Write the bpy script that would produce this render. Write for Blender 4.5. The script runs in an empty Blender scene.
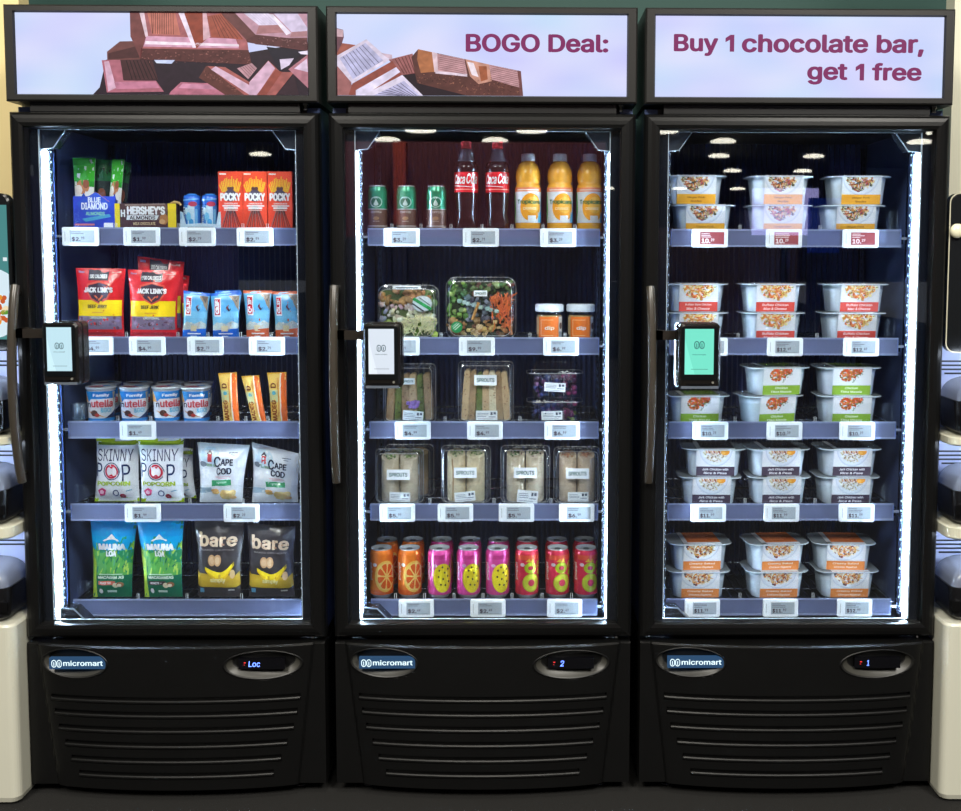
import bpy, math, random
from mathutils import Vector, noise
from mathutils.geometry import tessellate_polygon, delaunay_2d_cdt
PI = math.pi
S = bpy.context.scene
COL = S.collection

# ------------------------------------------------------------------ camera (fitted to the photograph)
CX, CD, CZ = 0.1104, 2.661, 1.418
YAW, PITCH, ROLL, FOC, PPX, PPY = 0.0114, 0.0747, 0.0026, 1041.18, 537.42, 336.02

def ray(px, py):
    u, v = px - PPX, py - PPY
    r = -ROLL
    u, v = u*math.cos(r) - v*math.sin(r), u*math.sin(r) + v*math.cos(r)
    x, y, z = u/FOC, 1.0, -v/FOC
    b = PITCH
    y, z = y*math.cos(b) + z*math.sin(b), -y*math.sin(b) + z*math.cos(b)
    a = YAW
    x, y = x*math.cos(a) + y*math.sin(a), -x*math.sin(a) + y*math.cos(a)
    return x, y, z

def at(px, py, Y):
    x, y, z = ray(px, py)
    t = (Y + CD)/y
    return CX + x*t, CZ + z*t

cam_d = bpy.data.cameras.new('camera'); cam = bpy.data.objects.new('camera', cam_d); COL.objects.link(cam)
f0, f1 = Vector(ray(PPX, PPY)), Vector(ray(PPX + 200, PPY))
fw = f0.normalized(); rt = (f1 - f0).normalized(); up = rt.cross(fw)
from mathutils import Matrix
mm = Matrix((rt, up, -fw)).transposed().to_4x4(); mm.translation = Vector((CX, -CD, CZ))
cam.matrix_world = mm
cam_d.sensor_fit = 'HORIZONTAL'; cam_d.sensor_width = 36; cam_d.lens = FOC/961*36
cam_d.shift_x = (480.5 - PPX)/961; cam_d.shift_y = (PPY - 405.5)/961
cam_d.clip_start = .05; cam_d.clip_end = 300
S.camera = cam
S.view_settings.view_transform = 'Standard'; S.view_settings.look = 'None'
S.view_settings.gamma = 1; S.view_settings.use_curve_mapping = False; S.view_settings.exposure = 0.0
S.cycles.use_denoising = True
S.cycles.transparent_max_bounces = 32
S.cycles.max_bounces = 8
S.cycles.sample_clamp_indirect = 6.0

# ------------------------------------------------------------------ colour + materials
def lin(c):
    return tuple((x/255/12.92 if x/255 <= .04045 else ((x/255 + .055)/1.055)**2.4) for x in c)

MATS = {}
def mat(name, rough=.5, metal=0., coat=0., bump=0., bscale=200., vary=0., vscale=30., emit=0., spec=.5, color=None, aniso=None):
    m = bpy.data.materials.new(name); m.use_nodes = True
    nt = m.node_tree; n = nt.nodes; l = nt.links; n.clear()
    out = n.new('ShaderNodeOutputMaterial'); b = n.new('ShaderNodeBsdfPrincipled')
    l.new(b.outputs[0], out.inputs[0])
    if color is None:
        a = n.new('ShaderNodeAttribute'); a.attribute_name = 'Col'; csock = a.outputs['Color']
    else:
        a = n.new('ShaderNodeRGB'); a.outputs[0].default_value = (*lin(color), 1); csock = a.outputs[0]
    b.inputs['Roughness'].default_value = rough; b.inputs['Metallic'].default_value = metal
    b.inputs['Coat Weight'].default_value = coat; b.inputs['Specular IOR Level'].default_value = spec
    tc = n.new('ShaderNodeTexCoord')
    if vary:
        ns = n.new('ShaderNodeTexNoise'); ns.inputs['Scale'].default_value = vscale; ns.inputs['Detail'].default_value = 4
        l.new(tc.outputs['Object'], ns.inputs['Vector'])
        mr = n.new('ShaderNodeMapRange'); mr.inputs['To Min'].default_value = 1 - vary; mr.inputs['To Max'].default_value = 1 + vary
        l.new(ns.outputs['Fac'], mr.inputs['Value'])
        mx = n.new('ShaderNodeVectorMath'); mx.operation = 'SCALE'
        l.new(csock, mx.inputs[0]); l.new(mr.outputs[0], mx.inputs['Scale']); csock = mx.outputs[0]
    if emit: b.inputs['Base Color'].default_value = (.01, .01, .01, 1)
    else: l.new(csock, b.inputs['Base Color'])
    if bump:
        nb = n.new('ShaderNodeTexNoise'); nb.inputs['Scale'].default_value = bscale; nb.inputs['Detail'].default_value = 3
        l.new(tc.outputs['Object'], nb.inputs['Vector'])
        bp = n.new('ShaderNodeBump'); bp.inputs['Strength'].default_value = bump; bp.inputs['Distance'].default_value = .004
        l.new(nb.outputs['Fac'], bp.inputs['Height']); l.new(bp.outputs[0], b.inputs['Normal'])
    if emit:
        l.new(csock, b.inputs['Emission Color']); b.inputs['Emission Strength'].default_value = emit
    MATS[name] = m
    return m

def clearmat(name, tint, refl, rough, edge=.5):
    m = bpy.data.materials.new(name); m.use_nodes = True
    nt = m.node_tree; n = nt.nodes; l = nt.links; n.clear()
    out = n.new('ShaderNodeOutputMaterial'); mx = n.new('ShaderNodeMixShader')
    t = n.new('ShaderNodeBsdfTransparent'); t.inputs[0].default_value = (*tint, 1)
    g = n.new('ShaderNodeBsdfGlossy'); g.inputs['Roughness'].default_value = rough; g.inputs['Color'].default_value = (.95, .97, 1, 1)
    lw = n.new('ShaderNodeLayerWeight'); lw.inputs['Blend'].default_value = edge
    mr = n.new('ShaderNodeMapRange'); mr.inputs['To Min'].default_value = refl; mr.inputs['To Max'].default_value = .75
    l.new(lw.outputs['Facing'], mr.inputs['Value'])
    pw = n.new('ShaderNodeMath'); pw.operation = 'POWER'; pw.inputs[1].default_value = 4
    l.new(lw.outputs['Facing'], pw.inputs[0]); l.new(pw.outputs[0], mr.inputs['Value'])
    l.new(mr.outputs[0], mx.inputs[0]); l.new(t.outputs[0], mx.inputs[1]); l.new(g.outputs[0], mx.inputs[2])
    l.new(mx.outputs[0], out.inputs[0])
    MATS[name] = m
    return m

mat('black_plastic', .36, bump=.03, bscale=600, vary=.25, vscale=9, spec=.4)
mat('black_gloss', .24, vary=.15, vscale=14, coat=.05, spec=.4)
mat('frame_black', .30, vary=.15, vscale=14, spec=.25)
mat('interior', .34, vary=.25, vscale=6, spec=.6)
mat('print', .42, vary=.04, vscale=90)
mat('gloss_print', .25, coat=.3, vary=.04, vscale=90)
mat('film', .26, bump=.5, bscale=55, vary=.05, vscale=40, coat=.25)
mat('food', .5, bump=.5, bscale=260, vary=.22, vscale=160)
mat('can', .27, metal=.35, coat=.3, vary=.04, vscale=60)
mat('silver', .25, metal=1., vary=.1, vscale=80)
mat('liquid', .12, vary=.08, vscale=60, coat=.5)
mat('rail', .32, vary=.08, vscale=12, coat=.2)
mat('white_plastic', .35, vary=.03, vscale=50)
mat('lacquer', .3, vary=.03, vscale=3, coat=.2)
mat('screen', .3, emit=1.0, spec=.2)
mat('tray', .2, bump=.35, bscale=60, vary=.05, vscale=30, coat=.3)
mat('wall_paint', .7, vary=.06, vscale=4)
mat('carpet', .95, bump=1., bscale=350, vary=.5, vscale=180)
clearmat('clear_plastic', (.93, .96, .98), .10, .12)
clearmat('guard_plastic', (.975, .985, .99), .03, .05)
clearmat('shell_plastic', (.96, .97, .98), .13, .13)
clearmat('rim_plastic', (.8, .86, .9), .5, .3)
clearmat('cloudy_plastic', (.72, .8, .88), .2, .2)
clearmat('door_glass', (.93, .95, .96), .075, .012, .35)
def emat(name, col, st):
    m = bpy.data.materials.new(name); m.use_nodes = True
    nt = m.node_tree; nt.nodes.clear()
    o = nt.nodes.new('ShaderNodeOutputMaterial'); e = nt.nodes.new('ShaderNodeEmission')
    tc = nt.nodes.new('ShaderNodeTexCoord'); ns = nt.nodes.new('ShaderNodeTexNoise'); ns.inputs['Scale'].default_value = 90
    mr = nt.nodes.new('ShaderNodeMapRange'); mr.inputs['To Min'].default_value = st*.8; mr.inputs['To Max'].default_value = st*1.2
    nt.links.new(tc.outputs['Object'], ns.inputs['Vector']); nt.links.new(ns.outputs['Fac'], mr.inputs['Value'])
    nt.links.new(mr.outputs[0], e.inputs[1])
    e.inputs[0].default_value = (*col, 1); nt.links.new(e.outputs[0], o.inputs[0])
    MATS[name] = m
emat('led', (.62, .81, 1.), 225)
emat('led_dot', (.6, .8, 1.), 5)
_n = MATS['led_dot'].node_tree; _w = _n.nodes.new('ShaderNodeTexWave'); _w.bands_direction = 'Z'; _w.inputs['Scale'].default_value = 12.0
_t = [q for q in _n.nodes if q.type == 'TEX_COORD'][0]; _n.links.new(_t.outputs['Object'], _w.inputs['Vector'])
_r = _n.nodes.new('ShaderNodeMapRange'); _r.inputs['From Min'].default_value = .86; _r.inputs['To Min'].default_value = .12; _r.inputs['To Max'].default_value = 5
_n.links.new(_w.outputs['Fac'], _r.inputs['Value']); _n.links.new(_r.outputs[0], [q for q in _n.nodes if q.type == 'EMISSION'][0].inputs[1])
emat('lamp', (1., .92, .74), 7)
emat('digit_blue', (.12, .22, 1.), 5)
emat('digit_red', (1., .05, .05), 1.2)
emat('logo_glow', (.75, .95, 1.), 1.3)
emat('booth_glow', (.55, .5, 1.), 2.6)

# ------------------------------------------------------------------ geometry collector
def clip_half(poly, ax, val, keep_less):
    out = []
    for i in range(len(poly)):
        a, b = poly[i], poly[(i + 1) % len(poly)]
        ia = (a[ax] <= val) if keep_less else (a[ax] >= val)
        ib = (b[ax] <= val) if keep_less else (b[ax] >= val)
        if ia: out.append(a)
        if ia != ib:
            t = (val - a[ax])/(b[ax] - a[ax])
            p = [a[0] + (b[0] - a[0])*t, a[1] + (b[1] - a[1])*t]; p[ax] = val
            out.append(tuple(p))
    return out

def rrect(w, h, r, n=4, cx=0, cy=0):
    pts = []
    for sx, sy, a0 in ((1, 1, 0), (-1, 1, PI/2), (-1, -1, PI), (1, -1, 1.5*PI)):
        for k in range(n + 1):
            a = a0 + k*PI/2/n
            pts.append((cx + sx*(w/2 - r) + r*math.cos(a), cy + sy*(h/2 - r) + r*math.sin(a)))
    return pts

class G:
    def __init__(s):
        s.v, s.f, s.c, s.s, s.m = [], [], [], [], []
    def face(s, pts, c, sm=False, mi=0):
        i = len(s.v); s.v.extend(pts); s.f.append(tuple(range(i, i + len(pts)))); s.c.append(c); s.s.append(sm); s.m.append(mi)
    def box(s, x0, x1, y0, y1, z0, z1, c, mi=0):
        p = [(x, y, z) for x in (x0, x1) for y in (y0, y1) for z in (z0, z1)]
        for q in ((0, 4, 5, 1), (2, 3, 7, 6), (0, 1, 3, 2), (4, 6, 7, 5), (1, 5, 7, 3), (0, 2, 6, 4)):
            s.face([p[k] for k in q], c, False, mi)
    def loft(s, rings, c, cap0=True, cap1=True, sm=True, mi=0):
        n = len(rings[0]); b = len(s.v)
        for r in rings: s.v.extend(r)
        for k in range(len(rings) - 1):
            cc = c[k] if isinstance(c, list) else c
            for i in range(n):
                j = (i + 1) % n
                s.f.append((b + k*n + i, b + k*n + j, b + (k + 1)*n + j, b + (k + 1)*n + i)); s.c.append(cc); s.s.append(sm); s.m.append(mi)
        if cap0: s.face(list(reversed(rings[0])), c[0] if isinstance(c, list) else c, False, mi)
        if cap1: s.face(list(rings[-1]), c[-1] if isinstance(c, list) else c, False, mi)
    def prism(s, poly, y0, y1, c, bev=0., mi=0, axis='y'):
        # poly in xz, extruded along y (y0 front)
        cx = sum(p[0] for p in poly)/len(poly); cz = sum(p[1] for p in poly)/len(poly)
        w = max(abs(p[0] - cx) for p in poly); h = max(abs(p[1] - cz) for p in poly)
        def ring(y, b):
            r = [(cx + (p[0] - cx)*(1 - b/w), y, cz + (p[1] - cz)*(1 - b/h)) for p in poly]
            return [(q[0], q[2], q[1]) for q in r] if axis == 'z' else r
        rs = [ring(y0, bev), ring(y0 + bev, 0), ring(y1 - bev, 0), ring(y1, bev)] if bev else [ring(y0, 0), ring(y1, 0)]
        s.loft(rs, c, sm=False, mi=mi)
    def lathe(s, prof, c, n=24, cx=0, cy=0, sm=True, mi=0, cap0=True, cap1=True):
        s.loft([[(cx + r*math.cos(2*PI*i/n), cy + r*math.sin(2*PI*i/n), z) for i in range(n)] for r, z in prof], c, cap0, cap1, sm, mi)
    def tube(s, pts, r, c, n=8, mi=0, flat=1.):
        pts = [Vector(p) for p in pts]; rings = []
        for i, p in enumerate(pts):
            d = (pts[min(i + 1, len(pts) - 1)] - pts[max(i - 1, 0)]).normalized()
            a = d.cross(Vector((0, 1, 0))); a = a.normalized() if a.length > .05 else d.cross(Vector((1, 0, 0))).normalized()
            b = d.cross(a).normalized()
            rings.append([tuple(p + a*r*math.cos(2*PI*k/n) + b*r*flat*math.sin(2*PI*k/n)) for k in range(n)])
        s.loft(rings, c, mi=mi)
    def blob(s, p, r, c, sc=(1, 1, 1), seg=7, rings=4, ax=0., ay=0.):
        ca, sa, cb, sb = math.cos(ax), math.sin(ax), math.cos(ay), math.sin(ay)
        R = []
        for k in range(1, rings):
            t = PI*k/rings; ring = []
            for i in range(seg):
                a = 2*PI*i/seg
                x, y, z = r*sc[0]*math.sin(t)*math.cos(a), r*sc[1]*math.sin(t)*math.sin(a), r*sc[2]*math.cos(t)
                x, z = x*ca - z*sa, x*sa + z*ca
                x, y = x*cb - y*sb, x*sb + y*cb
                ring.append((p[0] + x, p[1] + y, p[2] + z))
            R.append(ring)
        s.loft(R, c)
    def art(s, items, mp, bounds=(0, 0, 1, 1), nx=1, ny=1, eps=.0002, base=1, mi=0, sm=False, cj=None):
        x0, y0, x1, y1 = bounds; dx = (x1 - x0)/nx; dy = (y1 - y0)/ny
        for it in items:
            tris, c, layer = it[:3]; nper = it[3] if len(it) > 3 else 0
            for ti, t in enumerate(tris):
                off = eps*(base + layer + (.1*(ti//nper) if nper else 0))
                lo = [min(p[0] for p in t), min(p[1] for p in t)]; hi = [max(p[0] for p in t), max(p[1] for p in t)]
                if hi[0] <= x0 or lo[0] >= x1 or hi[1] <= y0 or lo[1] >= y1: continue
                i0 = max(0, int((lo[0] - x0)/dx)); i1 = min(nx - 1, int((hi[0] - x0)/dx - 1e-9))
                for i in range(i0, i1 + 1):
                    q = t
                    if lo[0] < x0 + i*dx: q = clip_half(q, 0, x0 + i*dx, False)
                    if hi[0] > x0 + (i + 1)*dx: q = clip_half(q, 0, x0 + (i + 1)*dx, True)
                    if len(q) < 3: continue
                    l2 = min(p[1] for p in q); h2 = max(p[1] for p in q)
                    j0 = max(0, int((l2 - y0)/dy)); j1 = min(ny - 1, int((h2 - y0)/dy - 1e-9))
                    for j in range(j0, j1 + 1):
                        w = q
                        if l2 < y0 + j*dy: w = clip_half(w, 1, y0 + j*dy, False)
                        if h2 > y0 + (j + 1)*dy: w = clip_half(w, 1, y0 + (j + 1)*dy, True)
                        if len(w) < 3: continue
                        s.face([mp(p[0], p[1], off) for p in w], [cj(c, p[0], p[1], layer) for p in w] if cj else c, sm, mi)
    def build(s, name, mats, parent=None, loc=(0, 0, 0), weld=False):
        me = bpy.data.meshes.new(name)
        me.from_pydata([tuple(v) for v in s.v], [], s.f)
        ms = [mats] if isinstance(mats, str) else mats
        for m in ms: me.materials.append(MATS[m])
        ca = me.color_attributes.new('Col', 'FLOAT_COLOR', 'CORNER')
        buf = []
        for poly, c in zip(me.polygons, s.c):
            if isinstance(c[0], (tuple, list)):
                for q in c: buf.extend((*lin(q), 1))
            else:
                buf.extend((*lin(c), 1)*poly.loop_total)
        ca.data.foreach_set('color', buf)
        me.polygons.foreach_set('use_smooth', s.s); me.polygons.foreach_set('material_index', s.m)
        import bmesh
        bm = bmesh.new(); bm.from_mesh(me)
        if weld: bmesh.ops.remove_doubles(bm, verts=bm.verts, dist=1e-5)
        if not weld: bmesh.ops.recalc_face_normals(bm, faces=bm.faces)
        bm.to_mesh(me); bm.free()
        me.update()
        o = bpy.data.objects.new(name, me); COL.objects.link(o); o.location = loc
        if parent: o.parent = parent
        return o

def tag(o, label, cat, group=None, kind=None):
    if label: o['label'] = label
    if cat: o['category'] = cat
    if group: o['group'] = group
    if kind: o['kind'] = kind
    return o
def thing(name, label, cat, loc=(0, 0, 0), group=None):
    o = bpy.data.objects.new(name, None); COL.objects.link(o); o.location = loc; o.empty_display_size = .05
    return tag(o, label, cat, group)
def copy_tree(o, parent=None):
    c = o.copy(); COL.objects.link(c)
    if parent: c.parent = parent
    for ch in [q for q in ALLCH(o)]: copy_tree(ch, c)
    return c
def ALLCH(o): return [q for q in COL.objects if q.parent == o]

# ------------------------------------------------------------------ flat art items: (triangles, colour, layer)
def P(pts, c, l=0):
    tr = tessellate_polygon([[Vector((p[0], p[1], 0)) for p in pts]])
    return ([[pts[i] for i in t] for t in tr], c, l)
def R_(x0, y0, x1, y1, c, l=0): return ([[(x0, y0), (x1, y0), (x1, y1)], [(x0, y0), (x1, y1), (x0, y1)]], c, l)
def E_(cx, cy, rx, ry, c, l=0, n=18, a0=0., a1=2*PI):
    pts = [(cx + rx*math.cos(a0 + (a1 - a0)*i/n), cy + ry*math.sin(a0 + (a1 - a0)*i/n)) for i in range(n + (0 if a1 - a0 > 6.28 else 1))]
    return ([[(cx, cy), pts[i], pts[(i + 1) % len(pts)]] for i in range(n if a1 - a0 > 6.28 else n)], c, l)
def RING(cx, cy, rx, ry, th, c, l=0, n=20, a0=0., a1=2*PI):
    tr = []
    for i in range(n):
        a, b = a0 + (a1 - a0)*i/n, a0 + (a1 - a0)*(i + 1)/n
        o1, o2 = (cx + rx*math.cos(a), cy + ry*math.sin(a)), (cx + rx*math.cos(b), cy + ry*math.sin(b))
        k = 1 - th
        i1, i2 = (cx + rx*k*math.cos(a), cy + ry*k*math.sin(a)), (cx + rx*k*math.cos(b), cy + ry*k*math.sin(b))
        tr += [[o1, o2, i2], [o1, i2, i1]]
    return (tr, c, l)
def LN(x0, y0, x1, y1, w, c, l=0):
    d = math.hypot(x1 - x0, y1 - y0) or 1; nx, ny = -(y1 - y0)/d*w/2, (x1 - x0)/d*w/2
    return ([[(x0 + nx, y0 + ny), (x1 + nx, y1 + ny), (x1 - nx, y1 - ny)], [(x0 + nx, y0 + ny), (x1 - nx, y1 - ny), (x0 - nx, y0 - ny)]], c, l)
TC = {}
try:
    import os
    FONT = bpy.data.fonts.load(os.path.join(bpy.utils.resource_path('LOCAL'), 'datafiles', 'fonts', 'Inter.woff2'))
except Exception:
    FONT = None
def T(s, x0, y0, x1, y1, c, l=2, bold=.0, shear=0., rot=0, res=2):
    key = (s, bold, res)
    if key not in TC:
        cu = bpy.data.curves.new('txt', 'FONT'); cu.body = s; cu.size = 1; cu.resolution_u = res; cu.fill_mode = 'NONE'
        if FONT: cu.font = FONT
        o = bpy.data.objects.new('txt', cu); COL.objects.link(o); bpy.context.view_layer.update()
        me = bpy.data.meshes.new_from_object(o)
        V = [(v.co.x, v.co.y) for v in me.vertices]; ed = [tuple(e.vertices) for e in me.edges]
        cv_, ce_, cf_ = delaunay_2d_cdt([Vector(v) for v in V], ed, [], 0, 1e-5)[:3]
        segs = [(V[a], V[b]) for a, b in ed]; tr = []
        for f_ in cf_:
            mx_ = sum(cv_[i].x for i in f_)/3; my_ = sum(cv_[i].y for i in f_)/3; n_ = 0
            for a, b in segs:
                if (a[1] > my_) != (b[1] > my_) and a[0] + (my_ - a[1])/(b[1] - a[1])*(b[0] - a[0]) > mx_: n_ += 1
            if n_ & 1: tr.append(tuple(f_))
        V = [(q.x, q.y) for q in cv_]
        if bold:
            b_ = bold*.62; V0, t0 = V, tr; V, tr = [], []
            for dx, dy in ((-b_, 0), (b_, 0), (0, b_*.7), (0, -b_*.7), (-b_*.7, -b_*.5), (b_*.7, b_*.5), (-b_*.7, b_*.5), (b_*.7, -b_*.5)):
                n0 = len(V); V += [(x + dx, y + dy) for x, y in V0]; tr += [(a + n0, b + n0, c_ + n0) for a, b, c_ in t0]
        TC[key] = (V, tr, len(t0) if bold and tr else 0)
        bpy.data.objects.remove(o); bpy.data.meshes.remove(me); bpy.data.curves.remove(cu)
    V, tr, nper = TC[key]
    V = [(x + y*shear, y) for x, y in V]
    if rot == 90: V = [(-y, x) for x, y in V]
    if rot == -90: V = [(y, -x) for x, y in V]
    ax, bx = min(v[0] for v in V), max(v[0] for v in V); ay, by = min(v[1] for v in V), max(v[1] for v in V)
    V = [(x0 + (v[0] - ax)/(bx - ax)*(x1 - x0), y0 + (v[1] - ay)/(by - ay)*(y1 - y0)) for v in V]
    return ([[V[i] for i in t] for t in tr], c, l, nper)
def jit(c, a, rnd): 
    k = rnd.uniform(1 - a, 1 + a); return tuple(max(0, min(255, q*k + rnd.uniform(-8, 8))) for q in c)

# ------------------------------------------------------------------ layout constants
CXS = (-.8028, 0., .8012)
ZC = (1.4725, 1.1842, .9582, .7350, .4725)          # price rail centres
SURF = [z + .0125 for z in ZC]                    # shelf surfaces
SIDE = ('left', 'middle', 'right')
ROWN = ('top', 'second', 'third', 'fourth', 'bottom')

# ================================================================== setting
g = G(); g.box(-9, 9, -60, 3, -.05, 0, (22, 21, 19))
rnd = random.Random(2)
tag(g.build('floor', 'carpet'), 'dark charcoal carpet floor of the hall', None, kind='structure')
g = G(); g.box(-4, 4, 1.0, 1.1, 0, 4.5, (30, 66, 60)); tag(g.build('wall_back', 'wall_paint'), 'dark green wall behind the coolers', None, kind='structure')
g = G(); g.box(-30, 30, -62, 3, 7.0, 7.1, (40, 40, 42)); tag(g.build('ceiling', 'wall_paint'), 'dark hall ceiling', None, kind='structure')
g = G(); g.box(-30, 30, -62, -61.9, 0, 7, (60, 50, 55)); tag(g.build('wall_front', 'wall_paint'), 'far hall wall seen only as reflection', None, kind='structure')

# ================================================================== coolers
BLK = (12, 12, 12)
def header_bg(g, mp, b, seed):
    nx, ny = 30, 9; x0, y0, x1, y1 = b
    def col(u, v):
        n1 = noise.noise(Vector((u*3.2 + seed*5, v*1.3, seed))); n2 = noise.noise(Vector((u*5 + seed, v*3 + 9, 4)))
        k = .5 + .9*n1; k = max(0, min(1, k)); q = max(0, min(1, .5 + .9*n2))
        a, bb, w = (180, 176, 252), (164, 216, 246), (226, 226, 252)
        c = [a[i]*(1 - k) + bb[i]*k for i in range(3)]
        return tuple(c[i]*(1 - .45 - .4*q) + w[i]*(.45 + .4*q) for i in range(3))
    for i in range(nx):
        for j in range(ny):
            q = [(i/nx, j/ny), ((i + 1)/nx, j/ny), ((i + 1)/nx, (j + 1)/ny), (i/nx, (j + 1)/ny)]
            g.face([mp(x0 + u*(x1 - x0), y0 + v*(y1 - y0), 0) for u, v in q], [col(u, v) for u, v in q])

def hatch(pts, n, c, w, l, conv, d=0):
    # stripes between edge 0-1 and edge 3-2 of a quad
    out = []
    for k in range(1, n):
        t = k/n
        a = (pts[0][0] + (pts[1][0] - pts[0][0])*t, pts[0][1] + (pts[1][1] - pts[0][1])*t)
        b = (pts[3][0] + (pts[2][0] - pts[3][0])*min(1, max(0, t + d)), pts[3][1] + (pts[2][1] - pts[3][1])*min(1, max(0, t + d)))
        a, b = conv(a), conv(b); out.append(LN(*a, *b, w, c, l))
    return out

def choc_left():
    cv = lambda p: (90 + p[0]/4.178, -p[1]/4.178)
    def q(pts, c, l): return P([cv(p) for p in pts], c, l)
    A = [q([(60, 250), (205, 225), (660, 215), (910, 170), (910, 402), (0, 402), (30, 370)], (44, 30, 42), 0),
         q([(65, 215), (120, 170), (190, 168), (210, 248), (65, 252)], (112, 68, 66), 1), q([(70, 222), (190, 190), (200, 240), (70, 248)], (78, 44, 46), 2),
         q([(165, 44), (600, 44), (655, 165), (660, 215), (208, 205), (165, 150)], (170, 100, 104), 2),
         q([(208, 200), (660, 205), (672, 268), (202, 248)], (88, 48, 48), 3),
         q([(165, 44), (205, 44), (235, 150), (214, 200), (205, 246), (166, 150)], (118, 66, 66), 3),
         q([(205, 44), (225, 44), (240, 150), (228, 150)], (232, 205, 218), 4),
         q([(238, 44), (355, 44), (375, 142), (256, 138)], (196, 118, 104), 4),
         q([(218, 192), (620, 198), (606, 156), (232, 146)], (214, 160, 186), 4), q([(225, 182), (620, 190), (618, 180), (228, 168)], (246, 226, 240), 5),
         q([(385, 44), (468, 44), (492, 150), (440, 200), (425, 150)], (146, 66, 50), 5), q([(368, 44), (392, 44), (440, 196), (425, 196)], (240, 224, 244), 6),
         q([(470, 44), (486, 44), (500, 150), (470, 165)], (222, 180, 190), 6),
         q([(488, 60), (560, 44), (640, 160), (505, 150)], (160, 82, 66), 5),
         q([(545, 44), (910, 44), (910, 208), (800, 192), (690, 180), (650, 160)], (104, 62, 62), 6),
         q([(605, 44), (910, 44), (910, 150), (830, 152), (690, 138)], (196, 150, 168), 7),
         q([(640, 44), (745, 44), (800, 95), (705, 98)], (226, 214, 238), 8), q([(705, 98), (800, 95), (818, 128), (692, 136)], (170, 118, 122), 8),
         q([(765, 44), (868, 44), (910, 110), (905, 122), (842, 126)], (216, 202, 230), 8), q([(842, 126), (910, 120), (910, 145), (835, 148)], (176, 128, 134), 8),
         q([(750, 50), (765, 50), (840, 130), (820, 140)], (236, 226, 244), 9),
         q([(650, 160), (690, 140), (910, 160), (910, 206), (800, 188), (700, 180), (655, 172)], (92, 52, 54), 8),
         q([(42, 252), (120, 250), (132, 340), (268, 340), (300, 388), (60, 392)], (178, 106, 122), 3),
         q([(52, 258), (72, 256), (100, 372), (66, 388)], (224, 180, 204), 4), q([(122, 250), (255, 250), (276, 336), (130, 338)], (72, 42, 46), 4),
         q([(92, 346), (266, 344), (284, 372), (100, 378)], (198, 126, 152), 5), q([(262, 250), (350, 250), (335, 266), (272, 264)], (200, 210, 246), 6),
         q([(328, 388), (372, 346), (545, 352), (660, 402), (320, 402)], (182, 110, 130), 4), q([(360, 372), (380, 352), (540, 358), (590, 380)], (206, 140, 166), 5),
         q([(448, 326), (480, 275), (600, 330), (670, 402), (560, 402)], (98, 56, 52), 6),
         q([(484, 275), (560, 280), (660, 344), (742, 250), (792, 300), (850, 300), (770, 402), (640, 402)], (168, 96, 92), 7),
         q([(500, 290), (520, 276), (668, 362), (660, 400)], (222, 186, 208), 8), q([(660, 346), (742, 252), (770, 284), (692, 402), (660, 402)], (216, 176, 200), 8),
         q([(690, 402), (772, 290), (800, 300), (730, 402)], (150, 76, 66), 9),
         q([(610, 285), (672, 262), (694, 284), (656, 332)], (196, 150, 160), 9),
         q([(735, 190), (910, 212), (880, 226), (792, 300), (770, 260)], (34, 30, 44), 8),
         q([(790, 245), (850, 240), (830, 270), (795, 290)], (222, 206, 232), 9), q([(826, 288), (910, 222), (910, 372)], (182, 120, 134), 9),
         q([(850, 285), (905, 240), (908, 300)], (226, 200, 226), 10), q([(770, 402), (850, 310), (870, 402)], (54, 34, 44), 10),
         q([(868, 212), (910, 206), (910, 224), (880, 222)], (226, 216, 240), 9)]
    A += hatch([(245, 44), (355, 44), (372, 140), (258, 136)], 12, (96, 50, 46), .55, 6, cv, -.15) + hatch([(500, 60), (560, 50), (640, 158), (510, 148)], 7, (90, 44, 40), .5, 7, cv, .1)
    A += hatch([(650, 46), (745, 46), (795, 94), (708, 96)], 7, (190, 176, 210), .4, 9, cv) + hatch([(130, 252), (250, 252), (272, 334), (134, 336)], 8, (36, 20, 26), .9, 5, cv, .12)
    A += hatch([(614, 284), (672, 264), (692, 284), (656, 330)], 6, (92, 48, 50), .6, 10, cv)
    r = random.Random(5)
    for _ in range(110):
        x = r.uniform(210, 665); y = r.uniform(212, 262); A.append(LN(*cv((x, y)), *cv((x + r.uniform(-9, 9), y + r.uniform(-6, 6))), .35, (170, 112, 104) if r.random() < .6 else (50, 26, 28), 5))
    for _ in range(50):
        x = r.uniform(700, 905); y = r.uniform(150, 195); A.append(LN(*cv((x, y)), *cv((x + r.uniform(-9, 9), y + r.uniform(-5, 5))), .35, (190, 140, 140) if r.random() < .6 else (50, 26, 28), 10))
    for _ in range(40):
        t = r.random(); x = 470 + 150*t + r.uniform(-16, 10); y = 300 + 85*t + r.uniform(-10, 10); A.append(LN(*cv((x, y)), *cv((x + r.uniform(-8, 8), y + r.uniform(-5, 5))), .35, (170, 112, 100) if r.random() < .6 else (50, 26, 28), 9))
    return A
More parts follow.
